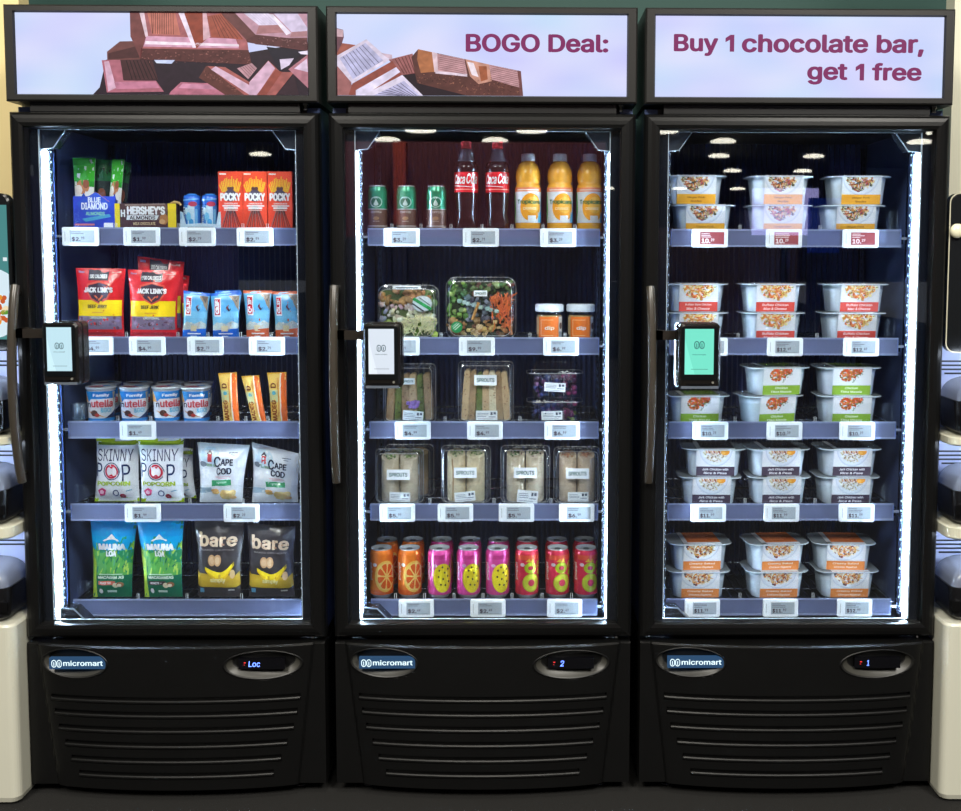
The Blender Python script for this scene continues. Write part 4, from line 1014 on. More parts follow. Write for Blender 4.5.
# -- biscuit stick boxes
w, h, d = 23.6/370, zat(172.4, .128) - SURF[0], .024
pk = None
for k, (px, lab) in enumerate(((230.6, 'leftmost of the three red-orange boxes of chocolate biscuit sticks'), (255, 'middle one of the three red-orange boxes of chocolate biscuit sticks'), (280, 'rightmost of the three red-orange boxes of chocolate biscuit sticks'))):
    if pk is None:
        g = G(); RD = (238, 70, 40)
        g.prism([(-w/2, 0), (w/2, 0), (w/2, h), (-w/2, h)], 0, d, (214, 50, 34), .0006)
        A = [R_(0, 0, 1, 1, RD, 0), R_(0, .0, 1, .02, (250, 110, 60), 1)]
        r = random.Random(3)
        for q in range(13):
            t_ = q/12; xb = .30 + .4*t_; xt = .06 + .88*t_; top = .80 + .10*math.sin(PI*t_) + r.uniform(-.03, .03)
            A.append(LN(xb + .5*(xt - xb), .66, xt, top, .05, (246, 196, 40), 2)); A.append(LN(xb + .5*(xt - xb) + .018, .66, xt + .018, top, .014, (206, 130, 30), 3))
        for q in range(8):
            t_ = q/7; A.append(LN(.38 + .24*t_, .74, .46 + .08*t_, .62, .05, (90, 48, 50), 4))
        for q in range(12):
            t_ = q/11; A.append(LN(.42 + .16*t_, .44, .10 + .80*t_ + r.uniform(-.02, .02), .05 + .02*r.random(), .026, (78, 38, 40) if q % 3 else (150, 110, 110), 2))
        A += [P([(.40, .44), (.60, .44), (.54, .30), (.46, .30)], (90, 60, 66), 1), E_(.5, .60, .26, .1, (70, 60, 90), 5, 12),
              T('POCKY', .07, .51, .93, .645, WHT, 7, .1), T('CHOCOLATE', .24, .455, .80, .48, WHT, 6, .04), LN(.16, .43, .88, .43, .02, WHT, 6), LN(.22, .395, .8, .395, .025, WHT, 6), LN(.22, .36, .78, .36, .02, (236, 190, 180), 6), LN(.05, .955, .34, .955, .022, WHT, 4), E_(.10, .958, .05, .012, WHT, 5, 8)]
        boxart(g, w, h, 0, A); pk = g.build('biscuit_stick_box', 'print'); o = pk
    else: o = pk.copy(); COL.objects.link(o)
    tag(o, lab, 'snack box', 'red biscuit stick boxes'); place(o, px, 0, .127, 200, .0005)

# -- second shelf: jerky bags
def jerky():
    RD = (218, 36, 40)
    r = random.Random(4)
    A = [R_(0, 0, 1, 1, RD, 0), R_(.03, .14, .97, .34, (126, 112, 136), 1), R_(0, .02, 1, .10, (170, 30, 40), 1), R_(.02, .33, .98, .555, (250, 216, 20), 2), R_(.27, .83, .68, .985, (58, 46, 56), 2), T('100 CALORIES', .30, .86, .66, .915, WHT, 3, .05),
         P([(.25, .78), (.5, .83), (.75, .78), (.77, .66), (.68, .56), (.5, .5), (.34, .56), (.24, .66)], (226, 90, 70), 3), P([(.28, .76), (.5, .80), (.72, .76), (.74, .67), (.66, .58), (.5, .52), (.36, .58), (.27, .67)], (64, 48, 62), 4),
         P([(.40, .62), (.44, .62), (.5, .57), (.56, .62), (.60, .62), (.5, .54)], (230, 120, 80), 5), T("JACK LINK'S", .18, .66, .80, .735, WHT, 6, .09), T('BEEF JERKY', .26, .44, .70, .49, (60, 50, 40), 4, .06), LN(.35, .38, .6, .38, .015, (226, 170, 60), 4),
         T('ORIGINAL', .30, .29, .68, .325, (226, 236, 230), 4, .04), LN(.06, .95, .18, .95, .03, (160, 130, 170), 3), LN(.74, .95, .92, .95, .025, (226, 160, 160), 3)]
    for _ in range(26): A.append(E_(r.uniform(.08, .92), r.uniform(.16, .32), r.uniform(.02, .06), r.uniform(.01, .03), jit(r.choice([(150, 134, 160), (110, 92, 112), (96, 70, 84)]), .1, r), 2, 7))
    return A
JG = 'red jerky bags'
for tl, tr, br, bl, Y, dp, lab, sd in (((73.5, 268), (124, 268.6), (122.5, 334.5), (75.5, 334.5), .138, .028, 'red and yellow jerky bag just right of the left payment terminal', 1),
        ((125.5, 269.6), (178.5, 270.6), (175.5, 334.5), (128, 334.5), .138, .03, 'front red and yellow jerky bag with the tall bag leaning behind it', 2),
        ((136, 256), (183, 262), (182, 334), (137, 334), .172, .022, 'tall tilted jerky bag standing directly behind the front one', 3),
        ((150, 270), (188.5, 276), (186, 334), (150, 334), .205, .02, 'rearmost jerky bag, only its dark red right edge showing', 5)):
    pts, cx = px_pts((tl, tr, br, bl), Y, 1)
    o = bag('jerky_bag', .13, .17, dp, jerky(), (204, 30, 36), lab, 'jerky bag', sd, pts=pts, wob=1.0, group=JG, crimp=.05); put(o, cx, 1, Y + dp/2)
def clif(col):
    r = random.Random(6)
    A = [R_(0, 0, 1, 1, (120, 190, 226), 0), R_(0, .6, 1, 1, (96, 176, 224), 1), P([(0, .30), (.2, .38), (.5, .33), (.8, .40), (1, .34), (1, .2), (0, .2)], (196, 206, 206), 2), P([(.0, .2), (1, .24), (1, 0), (0, 0)], col, 4), R_(0, .94, 1, 1, col, 4),
         P([(.6, .93), (.95, .93), (1, .6), (.86, .72), (.8, .8)], (150, 136, 116), 2), P([(.7, .93), (.95, .93), (.9, .78)], (110, 100, 92), 3), LN(.55, .70, .66, .62, .05, (60, 50, 70), 4), LN(.62, .74, .58, .64, .03, (150, 60, 60), 5), LN(.66, .6, .72, .66, .02, (50, 50, 70), 5),
         P([(.10, .50), (.36, .50), (.36, .90), (.14, .90)], (236, 240, 244), 5), R_(.13, .53, .33, .87, (200, 40, 60), 6), T('CLIF', .155, .55, .30, .85, WHT, 7, .08, 0, 90), R_(.38, .18, .64, .30, (226, 210, 170), 5), LN(.25, .13, .82, .13, .025, WHT, 6), LN(.38, .07, .64, .07, .025, WHT, 6)]
    for _ in range(16): A.append(E_(r.uniform(.1, .9), r.uniform(.22, .36), .05, .02, jit((200, 200, 190), .12, r), 3, 7))
    return A
CB, CO = (20, 100, 206), (206, 96, 58)
for tl, tr, br, bl, Y, c, lab, sd in (((182.6, 290.5), (209.5, 293.5), (204.5, 334.5), (181, 334.5), .132, CB, 'blue-based energy bar tilted beside the jerky bags', 1),
        ((209.5, 293.5), (241, 292), (236.5, 334.5), (212, 334.5), .130, CB, 'blue-based energy bar in front of a second blue wrapper', 2),
        ((214, 290.5), (240, 290), (238, 334), (214, 334), .152, CB, 'blue energy bar showing only its top edge behind the front one', 3),
        ((242.3, 290.5), (271.5, 290.5), (268, 334.5), (246, 334.5), .132, CO, 'orange-based energy bar next to the blue ones', 4),
        ((271.5, 291.5), (298, 291), (297.5, 334.5), (275, 334.5), .132, CO, 'orange-based energy bar at the right end of the second shelf', 5)):
    pts, cx = px_pts((tl, tr, br, bl), Y, 1)
    o = bag('energy_bar', .07, .12, .018, clif(c), c, lab, 'energy bar', sd + 10, pts=pts, wob=.6, nx=9, ny=11, group='energy bars on the second shelf', crimp=.04); put(o, cx, 1, Y + .009)

# -- third shelf: spread cups
def cup_proto():
    t = thing('spread_cup', None, 'spread cup'); hh = zat(388.5, .13) - SURF[2] - .002; r0, r1 = .0335, .0368
    rad = lambda v: r0 + (r1 - r0)*v
    g = G(); g.lathe([(r0*.9, 0), (r0, .003)] + [(rad(k/6), .003 + (hh - .006)*k/6) for k in range(1, 7)] + [(r1*1.08, hh - .003), (r1*1.08, hh)], (228, 232, 238), 28)
    A = [R_(0, 0, 1, .10, (36, 130, 206), 1), R_(0, .70, 1, .93, (30, 120, 200), 1), R_(.0, .6, .22, .93, (232, 170, 90), 2), P([(.08, .93), (.28, .93), (.3, .72), (.2, .6)], (40, 140, 214), 3),
         T('n', .17, .44, .27, .58, (40, 40, 60), 5, .03), T('utella', .29, .44, .80, .67, (206, 30, 50), 5, .035), T('&GO!', .5, .28, .76, .42, (90, 180, 214), 5, .04), T('Family', .34, .75, .7, .86, WHT, 4, .05),
         P([(.15, .34), (.4, .26), (.66, .1), (.78, .1), (.5, .16), (.3, .22)], (222, 160, 100), 2), E_(.35, .26, .09, .1, (90, 56, 50), 4, 10), E_(.42, .2, .06, .06, (176, 60, 50), 5, 8), P([(.84, .5), (.9, .9), (.8, .9)], (160, 160, 150), 2), P([(.6, .1), (.9, .34), (1, .1)], (40, 56, 100), 2)]
    g.art(A, lambda u, v, o: ((rad(v) + o)*math.sin((u - .5)*PI), -(rad(v) + o)*math.cos((u - .5)*PI), .003 + v*(hh - .006)), nx=18, eps=.0003, base=1); g.build('cup_body', 'gloss_print', t)
    g = G(); g.lathe([(r1*1.085, hh + .0002), (r1*1.09, hh + .0012), (r1*.98, hh + .0014)], (186, 196, 206), 28); g.art([E_(-.01, -.008, .02, .014, (200, 70, 80), 1), E_(.012, .01, .012, .01, (60, 140, 210), 1, 9)], lambda u, v, o: (u, v, hh + .0015 + o), bounds=(-1, -1, 1, 1)); g.build('foil_lid', 'gloss_print', t)
    return t
cp = None
for px, Y, rz, lab in ((101.5, .1735, 0, 'leftmost of the four front hazelnut spread cups'), (134.5, .1735, 0, 'second of the four front hazelnut spread cups'), (167, .180, .2, 'third front hazelnut spread cup, set slightly back and turned'), (196.5, .1735, 0, 'rightmost of the four front hazelnut spread cups'),
        (107, .262, 0, 'spread cup behind the leftmost front cup'), (139, .262, 0, 'spread cup behind the second front cup'), (170, .27, 0, 'spread cup behind the third front cup'), (199, .262, 0, 'spread cup behind the rightmost front cup')):
    if cp is None: cp = cup_proto(); o = cp
    else: o = copy_tree(cp)
    tag(o, lab, 'spread cup', 'hazelnut spread cups'); place(o, px, 2, Y, 403, .0005, rz + .3)
t = thing('plastic_cup', 'small empty clear plastic holder at the left end of the third shelf', 'plastic holder'); place(t, 78, 2, .15, 408)
g = G(); r = 7/370; g.lathe([(r*.9, 0), (r, .002), (r*1.02, .05), (r*1.06, .051), (r*.98, .051), (r*.94, .004)], (255, 255, 255), 20, cap0=True, cap1=False); g.build('clear_holder', 'cloudy_plastic', t)
def mg():
    A = [R_(0, 0, 1, 1, (240, 200, 100), 0), P([(.66, 0), (1, 0), (1, 1), (.72, 1)], (240, 110, 40), 2), P([(.60, 0), (.68, 0), (.74, 1), (.66, 1)], (250, 236, 210), 2), R_(.02, .42, .55, .66, (200, 206, 150), 1), R_(0, .95, 1, 1, (226, 170, 60), 3),
         T('MADEG', .12, .04, .42, .46, (150, 70, 30), 4, .05, 0, 90), T('D', .14, .70, .44, .80, (120, 60, 40), 4, .05, 0, 90), E_(.3, .60, .12, .04, (90, 170, 190), 3, 10)]
    r = random.Random(2)
    for _ in range(10): A.append(LN(r.uniform(.46, .6), r.uniform(.1, .9), r.uniform(.5, .62), r.uniform(.1, .9), .02, (214, 140, 70), 3))
    return A
for tl, tr, br, bl, lab, sd in (((217.5, 373.5), (236, 372.5), (239, 418.8), (223, 418.8), 'leftmost of the three orange granola bars standing upright', 1), ((240.5, 376.5), (258.3, 375.5), (266, 418.8), (251.5, 418.8), 'middle orange granola bar, the shortest and most tilted', 2), ((266.5, 373), (286, 372.3), (287.3, 418.8), (270.8, 418.8), 'rightmost of the three orange granola bars standing upright', 3)):
    pts, cx = px_pts((tl, tr, br, bl), .135, 2)
    o = bag('granola_bar', .045, .125, .016, mg(), (232, 150, 60), lab, 'granola bar', sd + 20, pts=pts, wob=.5, nx=8, ny=12, group='orange granola bars', crimp=.05); put(o, cx, 2, .143)

# -- fourth shelf
def skinny():
    LG = (176, 206, 30)
    A = [R_(0, 0, 1, 1, (232, 238, 246), 0), R_(0, .885, 1, 1, LG, 1), R_(0, 0, 1, .06, LG, 1), P([(0, .06), (.35, .045), (.7, .075), (1, .05), (1, 0), (0, 0)], (150, 186, 30), 2), P([(.0, .93), (.9, .9), (1, .96), (1, .94), (.9, .885), (0, .885)], (120, 150, 20), 2),
         T('SKINNY', .08, .645, .92, .83, (46, 50, 90), 4, .0), T('P', .05, .40, .20, .62, (30, 50, 96), 4, .006), T('P', .68, .34, .86, .60, (30, 50, 96), 4, .006), RING(.43, .49, .20, .135, .1, (30, 44, 90), 4, 28), RING(.43, .49, .165, .11, .26, (206, 40, 70), 5, 24),
         E_(.43, .49, .12, .08, (236, 236, 240), 4, 16), P([(.36, .56), (.5, .57), (.44, .53)], (206, 40, 70), 6), P([(.36, .42), (.5, .41), (.44, .45)], (206, 40, 70), 6), T('POPCORN', .08, .265, .86, .335, (170, 200, 60), 4, .07),
         P([(.1, .19), (.2, .235), (.3, .2), (.27, .12), (.16, .1)], (206, 60, 120), 4), E_(.2, .165, .05, .035, (240, 190, 214), 5, 8), RING(.52, .15, .075, .052, .3, (50, 60, 120), 4, 16), RING(.67, .10, .07, .042, .9, (160, 50, 70), 4, 16), LN(.75, .18, .88, .2, .015, (120, 170, 200), 4)]
    return A
for tl, tr, br, bl, Y, lab, sd in (((93, 438), (137, 438), (137, 502), (91.5, 502), .152, 'left white popcorn bag with lime green top', 4), ((134.5, 438), (181.5, 438), (182, 502), (138.5, 502), .146, 'right white popcorn bag overlapping the left one', 5), ((160, 447), (190.5, 450), (194, 502), (160, 502), .19, 'popcorn bag standing behind, only its lime banded right side showing', 6)):
    tl = (tl[0], tl[1] - 0); pts, cx = px_pts((tl, tr, br, bl), Y, 3)
    o = bag('popcorn_bag', .12, .165, .045, skinny(), (226, 232, 240), lab, 'popcorn bag', sd, pts=pts, wob=1.1, group='white popcorn bags', crimp=.05); put(o, cx, 3, Y + .022)
def cape():
    r = random.Random(9)
    A = [R_(0, 0, 1, 1, (222, 230, 240), 0), E_(.27, .78, .2, .17, (190, 216, 236), 1, 20), R_(.22, .70, .31, .83, (196, 70, 80), 3), P([(.20, .83), (.33, .83), (.265, .90)], (70, 60, 80), 4), R_(.24, .83, .29, .85, (226, 226, 226), 4), P([(.15, .68), (.4, .66), (.42, .62), (.2, .62)], (140, 170, 150), 2), E_(.12, .66, .08, .05, (120, 130, 146), 2, 9), LN(.64, .86, .82, .87, .015, (80, 90, 110), 3), LN(.68, .83, .78, .83, .012, (80, 90, 110), 3),
         T('C', .36, .62, .50, .80, (40, 44, 72), 5, .04), T('APE', .50, .65, .76, .765, (40, 44, 72), 5, .05), T('COD', .42, .50, .74, .62, (40, 44, 72), 5, .06), LN(.4, .46, .72, .455, .012, (220, 150, 160), 3), LN(.46, .43, .66, .43, .01, (220, 150, 160), 3),
         P([(.32, .40), (.74, .41), (.75, .31), (.33, .30)], (60, 160, 110), 3), LN(.42, .36, .64, .365, .03, (150, 206, 180), 4), E_(.16, .5, .12, .09, (238, 242, 248), 1, 12), P([(.0, .26), (.3, .28), (.35, .2), (0, .16)], (160, 186, 206), 1)]
    for _ in range(14):
        x, y = r.uniform(.32, .82), r.uniform(.1, .24); A.append(E_(x, y, r.uniform(.05, .09), r.uniform(.03, .06), jit(r.choice([(232, 200, 130), (244, 220, 160), (220, 180, 110)]), .06, r), 4, 10))
    return A
for tl, tr, br, bl, lab, sd in (((194.8, 443.3), (248, 446.3), (240.5, 499.5), (197.5, 499.5), 'left pale blue potato chip bag with flared upper right corner', 1), ((250, 443.3), (300, 455.5), (296.5, 499.5), (250, 499.5), 'right pale blue potato chip bag with its corner bent down', 2)):
    pts, cx = px_pts((tl, tr, br, bl), .145, 3)
    o = bag('potato_chip_bag', .13, .15, .04, cape(), (216, 226, 236), lab, 'chip bag', sd + 30, pts=pts, wob=1.5, group='pale blue potato chip bags', crimp=.04); put(o, cx, 3, .165)

# -- bottom shelf
def mauna(redband):
    r = random.Random(12)
    A = [R_(0, 0, 1, 1, (40, 140, 90), 0), R_(0, .62, 1, 1, (0, 160, 216), 1), R_(0, .8, 1, 1, (10, 146, 212), 2)]
    for _ in range(60):
        x, y = r.random(), r.uniform(.3, .66); A.append(LN(x, y, x + r.uniform(-.02, .1), y + r.uniform(.04, .1), .03, r.choice([(120, 190, 60), (60, 150, 70), (170, 210, 90), (30, 120, 90), (90, 170, 120)]), 3))
    A += [P([(0, .66), (.25, .58), (.55, .64), (.8, .5), (1, .44), (1, .3), (0, .3)], (90, 170, 80), 2), R_(0, 0, 1, .3, (20, 110, 80), 4), P([(0, .0), (.12, 0), (.12, .5), (0, .6)], (170, 206, 70), 5),
          P([(.38, .76), (.5, .83), (.62, .76), (.55, .76), (.5, .79), (.45, .76)], WHT, 6), RING(.5, .73, .2, .05, .3, WHT, 6, 12, .3, PI - .3), T('MAUNA', .2, .625, .84, .71, WHT, 6, .11), T('LOA', .38, .545, .64, .62, WHT, 6, .1),
          T('MACADAMIAS', .17, .255, .83, .295, (226, 240, 226), 6, .06), LN(.2, .315, .8, .315, .01, (200, 230, 210), 6), R_(.17, .175, .62, .225, (220, 110, 90) if redband else (70, 56, 60), 6), T('ROASTED', .22, .186, .5, .214, WHT, 7, .05), E_(.62, .17, .08, .035, (230, 214, 180), 7, 12), E_(.74, .18, .1, .035, (150, 100, 66), 7, 12), E_(.72, .17, .06, .022, (240, 226, 200), 8, 10), E_(.24, .09, .05, .035, WHT, 6, 12), LN(.40, .085, .64, .085, .03, (200, 226, 210), 6)]
    return A
def bare():
    CH = (62, 58, 62); r = random.Random(3)
    A = [R_(0, 0, 1, 1, CH, 0)]
    lw = (.10, .30, .30, .55, .57, .70, .70, .92)
    for txt, a, b in (('b', .10, .30), ('a', .31, .51), ('r', .54, .67), ('e', .68, .90)):
        A.append(T(txt, a, .68, b, .87 if txt == 'b' else .81, (232, 206, 176), 4, .055))
    for _ in range(14): A.append(E_(r.uniform(.12, .88), r.uniform(.7, .8), .014, .012, (196, 150, 120), 6, 6))
    A = [a for a in A if 1]
    A += [T('BAKED CRUNCHY', .14, .625, .86, .648, (150, 144, 144), 4, .03), RING(.36, .50, .085, .075, .99, (206, 164, 120), 3, 16), E_(.36, .50, .06, .05, (226, 190, 150), 4, 12), RING(.49, .50, .085, .075, .99, (214, 172, 128), 4, 16), E_(.49, .50, .055, .05, (236, 204, 164), 5, 12)]
    cpt = [(.20 + .66*t, .395 - .125*math.sin(PI*min(1, t*1.02)*.80) + .24*max(0, t - .45)**1.6*1.5) for t in [k/14 for k in range(15)]]
    wd_ = [.012 + .052*math.sin(PI*(.06 + .86*k/14)) for k in range(15)]
    for k in range(14):
        (xa_, ya_), (xb_, yb_) = cpt[k], cpt[k + 1]
        A.append(P([(xa_, ya_ + wd_[k]), (xb_, yb_ + wd_[k + 1]), (xb_, yb_ - wd_[k + 1]), (xa_, ya_ - wd_[k])], (246, 220, 44) if k < 13 else (150, 130, 50), 6))
        A.append(P([(xa_, ya_ - wd_[k]*.2), (xb_, yb_ - wd_[k + 1]*.2), (xb_, yb_ - wd_[k + 1]), (xa_, ya_ - wd_[k])], (226, 190, 32), 7))
    A += [P([(.0, .36), (.05, .33), (.9, .30), (.98, .35), (1, .17), (.9, .135), (.05, .15), (0, .17)], (196, 164, 50), 5), T('simply', .32, .20, .68, .275, (240, 226, 170), 8, .05), E_(.83, .32, .06, .06, (222, 190, 150), 8, 12), R_(.06, .07, .16, .13, (90, 150, 190), 4), LN(.72, .1, .86, .1, .02, (190, 190, 190), 4), LN(.08, .97, .92, .97, .02, (110, 106, 110), 3)]
    return A
for tl, tr, br, bl, kd, lab, sd in (((87.8, 520.5), (135.5, 521), (129.5, 595.5), (91, 595.5), 'm1', 'left turquoise and green macadamia nut pouch with a red band', 1), ((134.3, 521), (182.3, 521), (180.5, 595.5), (143, 595.5), 'm0', 'right turquoise and green macadamia nut pouch with a dark band', 2),
        ((192.6, 522), (243.5, 522), (239.5, 595.5), (196.5, 595.5), 'b', 'left charcoal banana snack pouch', 3), ((245.5, 525), (294.5, 528), (293.5, 595.5), (247.5, 595.5), 'b', 'right charcoal banana snack pouch with silvery side edges', 4)):
    Y = .140; pts, cx = px_pts((tl, tr, br, bl), Y, 4)
    m = kd[0] == 'm'
    o = bag('macadamia_pouch' if m else 'banana_snack_pouch', .12, .19, .035, mauna(kd == 'm1') if m else bare(), (16, 130, 170) if m else (58, 54, 58), lab, 'snack pouch', sd + 50, pts=pts, wob=1.0, group='macadamia pouches' if m else 'banana snack pouches', crimp=.04, matn='film'); put(o, cx, 4, Y + .017)

# ================================================================== middle cooler
# -- coffee cans
def cyl_map(rad, z0, h):
    return lambda u, v, o: ((rad(v) + o)*math.sin((u - .5)*PI), -(rad(v) + o)*math.cos((u - .5)*PI), z0 + v*h)
def can_proto(name, r, h, A, base, cat):
    t = thing(name, None, cat)
    g = G(); c = base
    prof = [(r*.78, 0), (r*.80, .003), (r, .011), (r, .012), (r, h - .014), (r*.99, h - .012), (r*.86, h - .002)]
    g.lathe(prof, [(150, 156, 164), (170, 170, 180), c, c, c, c, c], 30, cap1=False)
    g.art(A, cyl_map(lambda v: r, .012, h - .026), nx=20, eps=.00025, base=1); g.build('can_body', 'can', t)
    g = G(); g.lathe([(r*.86, h - .002), (r*.875, h - .0005), (r*.875, h + .0012), (r*.83, h + .0012), (r*.80, h - .004), (r*.3, h - .004)], (196, 204, 212), 30, cap0=False); l_ = g.build('can_lid', 'can', t)
    g = G(); g.prism([(x, y) for x, y in rrect(.016, .022, .007, 5, 0, -.003)], h - .0035, h - .0022, (120, 128, 138), 0, axis='z'); g.build('pull_tab', 'can', l_)
    return t
h1 = zat(186, .13) - SURF[0]
A = [R_(0, .52, 1, 1, (20, 150, 110), 0), R_(0, .50, 1, .52, (220, 224, 226), 2), R_(0, 0, 1, .50, (120, 92, 80), 0), R_(0, .03, 1, .07, (200, 190, 186), 2), RING(.5, .70, .2, .15, .15, (200, 232, 220), 3, 20), E_(.5, .70, .15, .11, (16, 110, 84), 3, 16), P([(.42, .64), (.5, .78), (.58, .64), (.54, .6), (.46, .6)], (214, 236, 226), 4), P([(.44, .8), (.47, .84), (.5, .81), (.53, .84), (.56, .8)], (214, 236, 226), 4),
     T('COFFEE', .32, .40, .68, .46, (220, 206, 196), 3, .04), E_(.5, .26, .1, .05, (190, 150, 110), 3, 10), LN(.4, .18, .6, .18, .02, (200, 180, 170), 3)]
cf = can_proto('coffee_can', .0262, h1, A, (24, 140, 104), 'coffee can')
for k, (px, lab) in enumerate(((377.4, 'leftmost of the three green and brown coffee cans'), (406.4, 'middle one of the three green and brown coffee cans'), (436.4, 'rightmost of the three green and brown coffee cans, next to the cola'))):
    o = cf if k == 0 else copy_tree(cf); tag(o, lab, 'coffee can', 'green coffee cans'); place(o, px, 0, .158, 205, .0004)
# -- bottles
def bottle(name, prof, cols, cap, A, az, ah, ar, cat, bodym, n=26, labelbase=None):
    t = thing(name, None, cat)
    g = G(); g.lathe(prof, cols, n, cap1=False); g.build('bottle_body', bodym, t)
    zc, rc, hc, cc = cap
    g = G(); rr = []
    for z, f in ((0, 1), (hc*.85, 1), (hc, .9)): rr.append([(rc*f*math.cos(2*PI*i/32)*(1 + (.03 if i % 2 else 0)), rc*f*math.sin(2*PI*i/32)*(1 + (.03 if i % 2 else 0)), zc + z) for i in range(32)])
    g.loft(rr, cc, sm=False); g.build('bottle_cap', 'print', t)
    g = G(); g.lathe([(ar, az), (ar, az + ah)], labelbase, n, cap0=False, cap1=False); g.art(A, cyl_map(lambda v: ar, az, ah), nx=20, eps=.0002, base=1); g.build('bottle_label', 'gloss_print', t)
    return t
Zb = lambda p: zat(p, .165) - SURF[0]
H = Zb(141.5); rb = .0335
DK, CLR = (34, 16, 18), (120, 134, 146)
zl0, zl1 = Zb(193), Zb(173)
pr = [(.022, 0), (.030, .003), (.0325, .012), (.0325, .03), (.030, .045), (.0285, .055), (.0305, .07), (.0325, zl0 - .006), (.0315, zl0), (.0315, zl1), (.033, zl1 + .004), (.031, zl1 + .022), (.025, Zb(162)), (.017, Zb(152)), (.0125, Zb(149.5))]
cc = [DK]*11 + [DK, CLR, CLR, CLR]
A = [R_(0, 0, 1, 1, (220, 30, 40), 0), T('Coca', .16, .40, .49, .88, WHT, 3, .035, .3), T('Cola', .52, .42, .86, .92, WHT, 3, .035, .3), LN(.12, .33, .66, .26, .03, WHT, 3), LN(.1, .14, .9, .14, .04, (250, 160, 140), 2)]
cola = bottle('cola_bottle', pr, cc, (Zb(149), .0138, Zb(141.5) - Zb(149), (226, 50, 56)), A, zl0, zl1 - zl0, .0322, 'cola bottle', 'liquid', labelbase=(214, 28, 38))
for k, (px, lab) in enumerate(((466.3, 'left cola bottle with red cap and red label, beside the coffee cans'), (497.4, 'right cola bottle with red cap and red label, beside the orange juice'))):
    o = cola if k == 0 else copy_tree(cola); tag(o, lab, 'cola bottle', 'cola bottles'); place(o, px, 0, .165, 185, .0004)
OJ, OJ2 = (226, 156, 40), (236, 170, 50)
zl0, zl1 = Zb(223), Zb(188)
pr = [(.026, 0), (.032, .003), (.034, .008), (.034, zl0), (.034, zl1), (.0325, Zb(185)), (.030, Zb(184.3)), (.033, Zb(181)), (.034, Zb(176)), (.032, Zb(171)), (.026, Zb(165)), (.019, Zb(162)), (.0165, Zb(161))]
A = [R_(0, 0, 1, 1, (226, 232, 236), 0), R_(0, .88, 1, 1, (240, 140, 90), 1), E_(.58, .44, .28, .40, (246, 166, 40), 2, 24), E_(.62, .50, .18, .24, (250, 190, 70), 3, 16), P([(.0, 0), (.0, .9), (.1, .85), (.14, .4), (.1, 0)], (90, 176, 90), 3), P([(.86, .0), (.9, .5), (1, .9), (1, 0)], (60, 150, 210), 3), R_(.78, 0, .94, .3, (90, 180, 226), 2), T('Tropicana', .22, .50, .84, .66, (20, 110, 60), 5, .06), T('ORANGE', .38, .36, .72, .44, (250, 220, 170), 5, .05), R_(.5, .0, .7, .2, (236, 240, 240), 4), LN(.2, .93, .8, .93, .03, (250, 220, 200), 2)]
oj = bottle('orange_juice_bottle', pr, OJ2, (Zb(161.5), .0185, Zb(154) - Zb(161.5), (226, 234, 240)), A, zl0, zl1 - zl0, .0347, 'juice bottle', 'liquid', labelbase=(226, 230, 232))
for k, (px, lab) in enumerate(((528, 'leftmost of the three orange juice bottles, beside the cola'), (559.8, 'middle one of the three orange juice bottles'), (589.6, 'rightmost of the three orange juice bottles, next to the light bar'))):
    o = oj if k == 0 else copy_tree(oj); tag(o, lab, 'juice bottle', 'orange juice bottles'); place(o, px, 0, .165, 190, .0004)

# -- clear packs
def shell(t, w, h, d, r=.016, name='clear_shell', z0=0, hinge=True, cl='shell_plastic'):
    g = G(); c = (255, 255, 255)
    rg = []
    for y, f in ((-d*.5, .88), (-d*.48, .91), (-d*.08, .95), (-d*.06, 1.0), (-d*.02, 1.0), (0, .95), (d*.47, .88), (d*.5, .84)):
        rg.append([(x*1, y + d*.5, z0 + h/2 + z) for x, z in rrect(w*f, h*(1 - (1 - f)*w/h), r, 5)])
    g.loft(rg, c, sm=False)
    for sx in (-1, 1): g.box(sx*w*.28 - .008, sx*w*.28 + .008, d*.36, d*.5, z0 + h - .001, z0 + h + .008, c)
    g.build(name, cl, t)
    g = G(); q = [(x, d*.46, z0 + h/2 + z) for x, z in rrect(w*.995, h*.995, r, 5)]; q.append(q[0]); g.tube(q, .0014, c, 5)
    q = [(x, -.0004, z0 + h/2 + z) for x, z in rrect(w*.875, h - .125*w, r*.9, 5)]; q.append(q[0]); g.tube(q, .0009, c, 5); g.build('shell_rim', 'rim_plastic', t)
def sticker(t, x, z, w, h, y, A, rz=0., name='sticker', base=(232, 240, 246)):
    g = G(); ca, sa = math.cos(rz), math.sin(rz)
    mp = lambda u, v, o: (x + (u - .5)*w*ca - (v - .5)*h*sa, y - o, z + (u - .5)*w*sa + (v - .5)*h*ca)
    g.art([R_(0, 0, 1, 1, base, 0)] + A, mp, eps=.00015); g.build(name, 'print', t)
SPR = [T('SPROUTS', .1, .30, .9, .70, (50, 96, 90), 1, .05)]
def lab2(seed):
    r = random.Random(seed); return [LN(.06, .72 - .16*k, .55 + r.uniform(-.08, .05), .72 - .16*k, .06, (120, 130, 146), 1) for k in range(3)] + [R_(.68, .55, .78, .85, (70, 80, 100), 1), R_(.82, .6, .94, .85, (90, 100, 120), 1), LN(.6, .35, .92, .35, .08, (110, 120, 140), 1), LN(.1, .14, .8, .14, .05, (140, 150, 166), 1)]
def pack(name, lab, cat, x0, x1, ytop, row, Y, d, pyc, group=None):
    t = thing(name, lab, cat, group=group); place(t, (x0 + x1)/2, row, Y, pyc, .0006)
    X0, X1 = at(x0, pyc, Y)[0], at(x1, pyc, Y)[0]
    return t, X1 - X0, zat(ytop, Y, (x0 + x1)/2) - SURF[row]
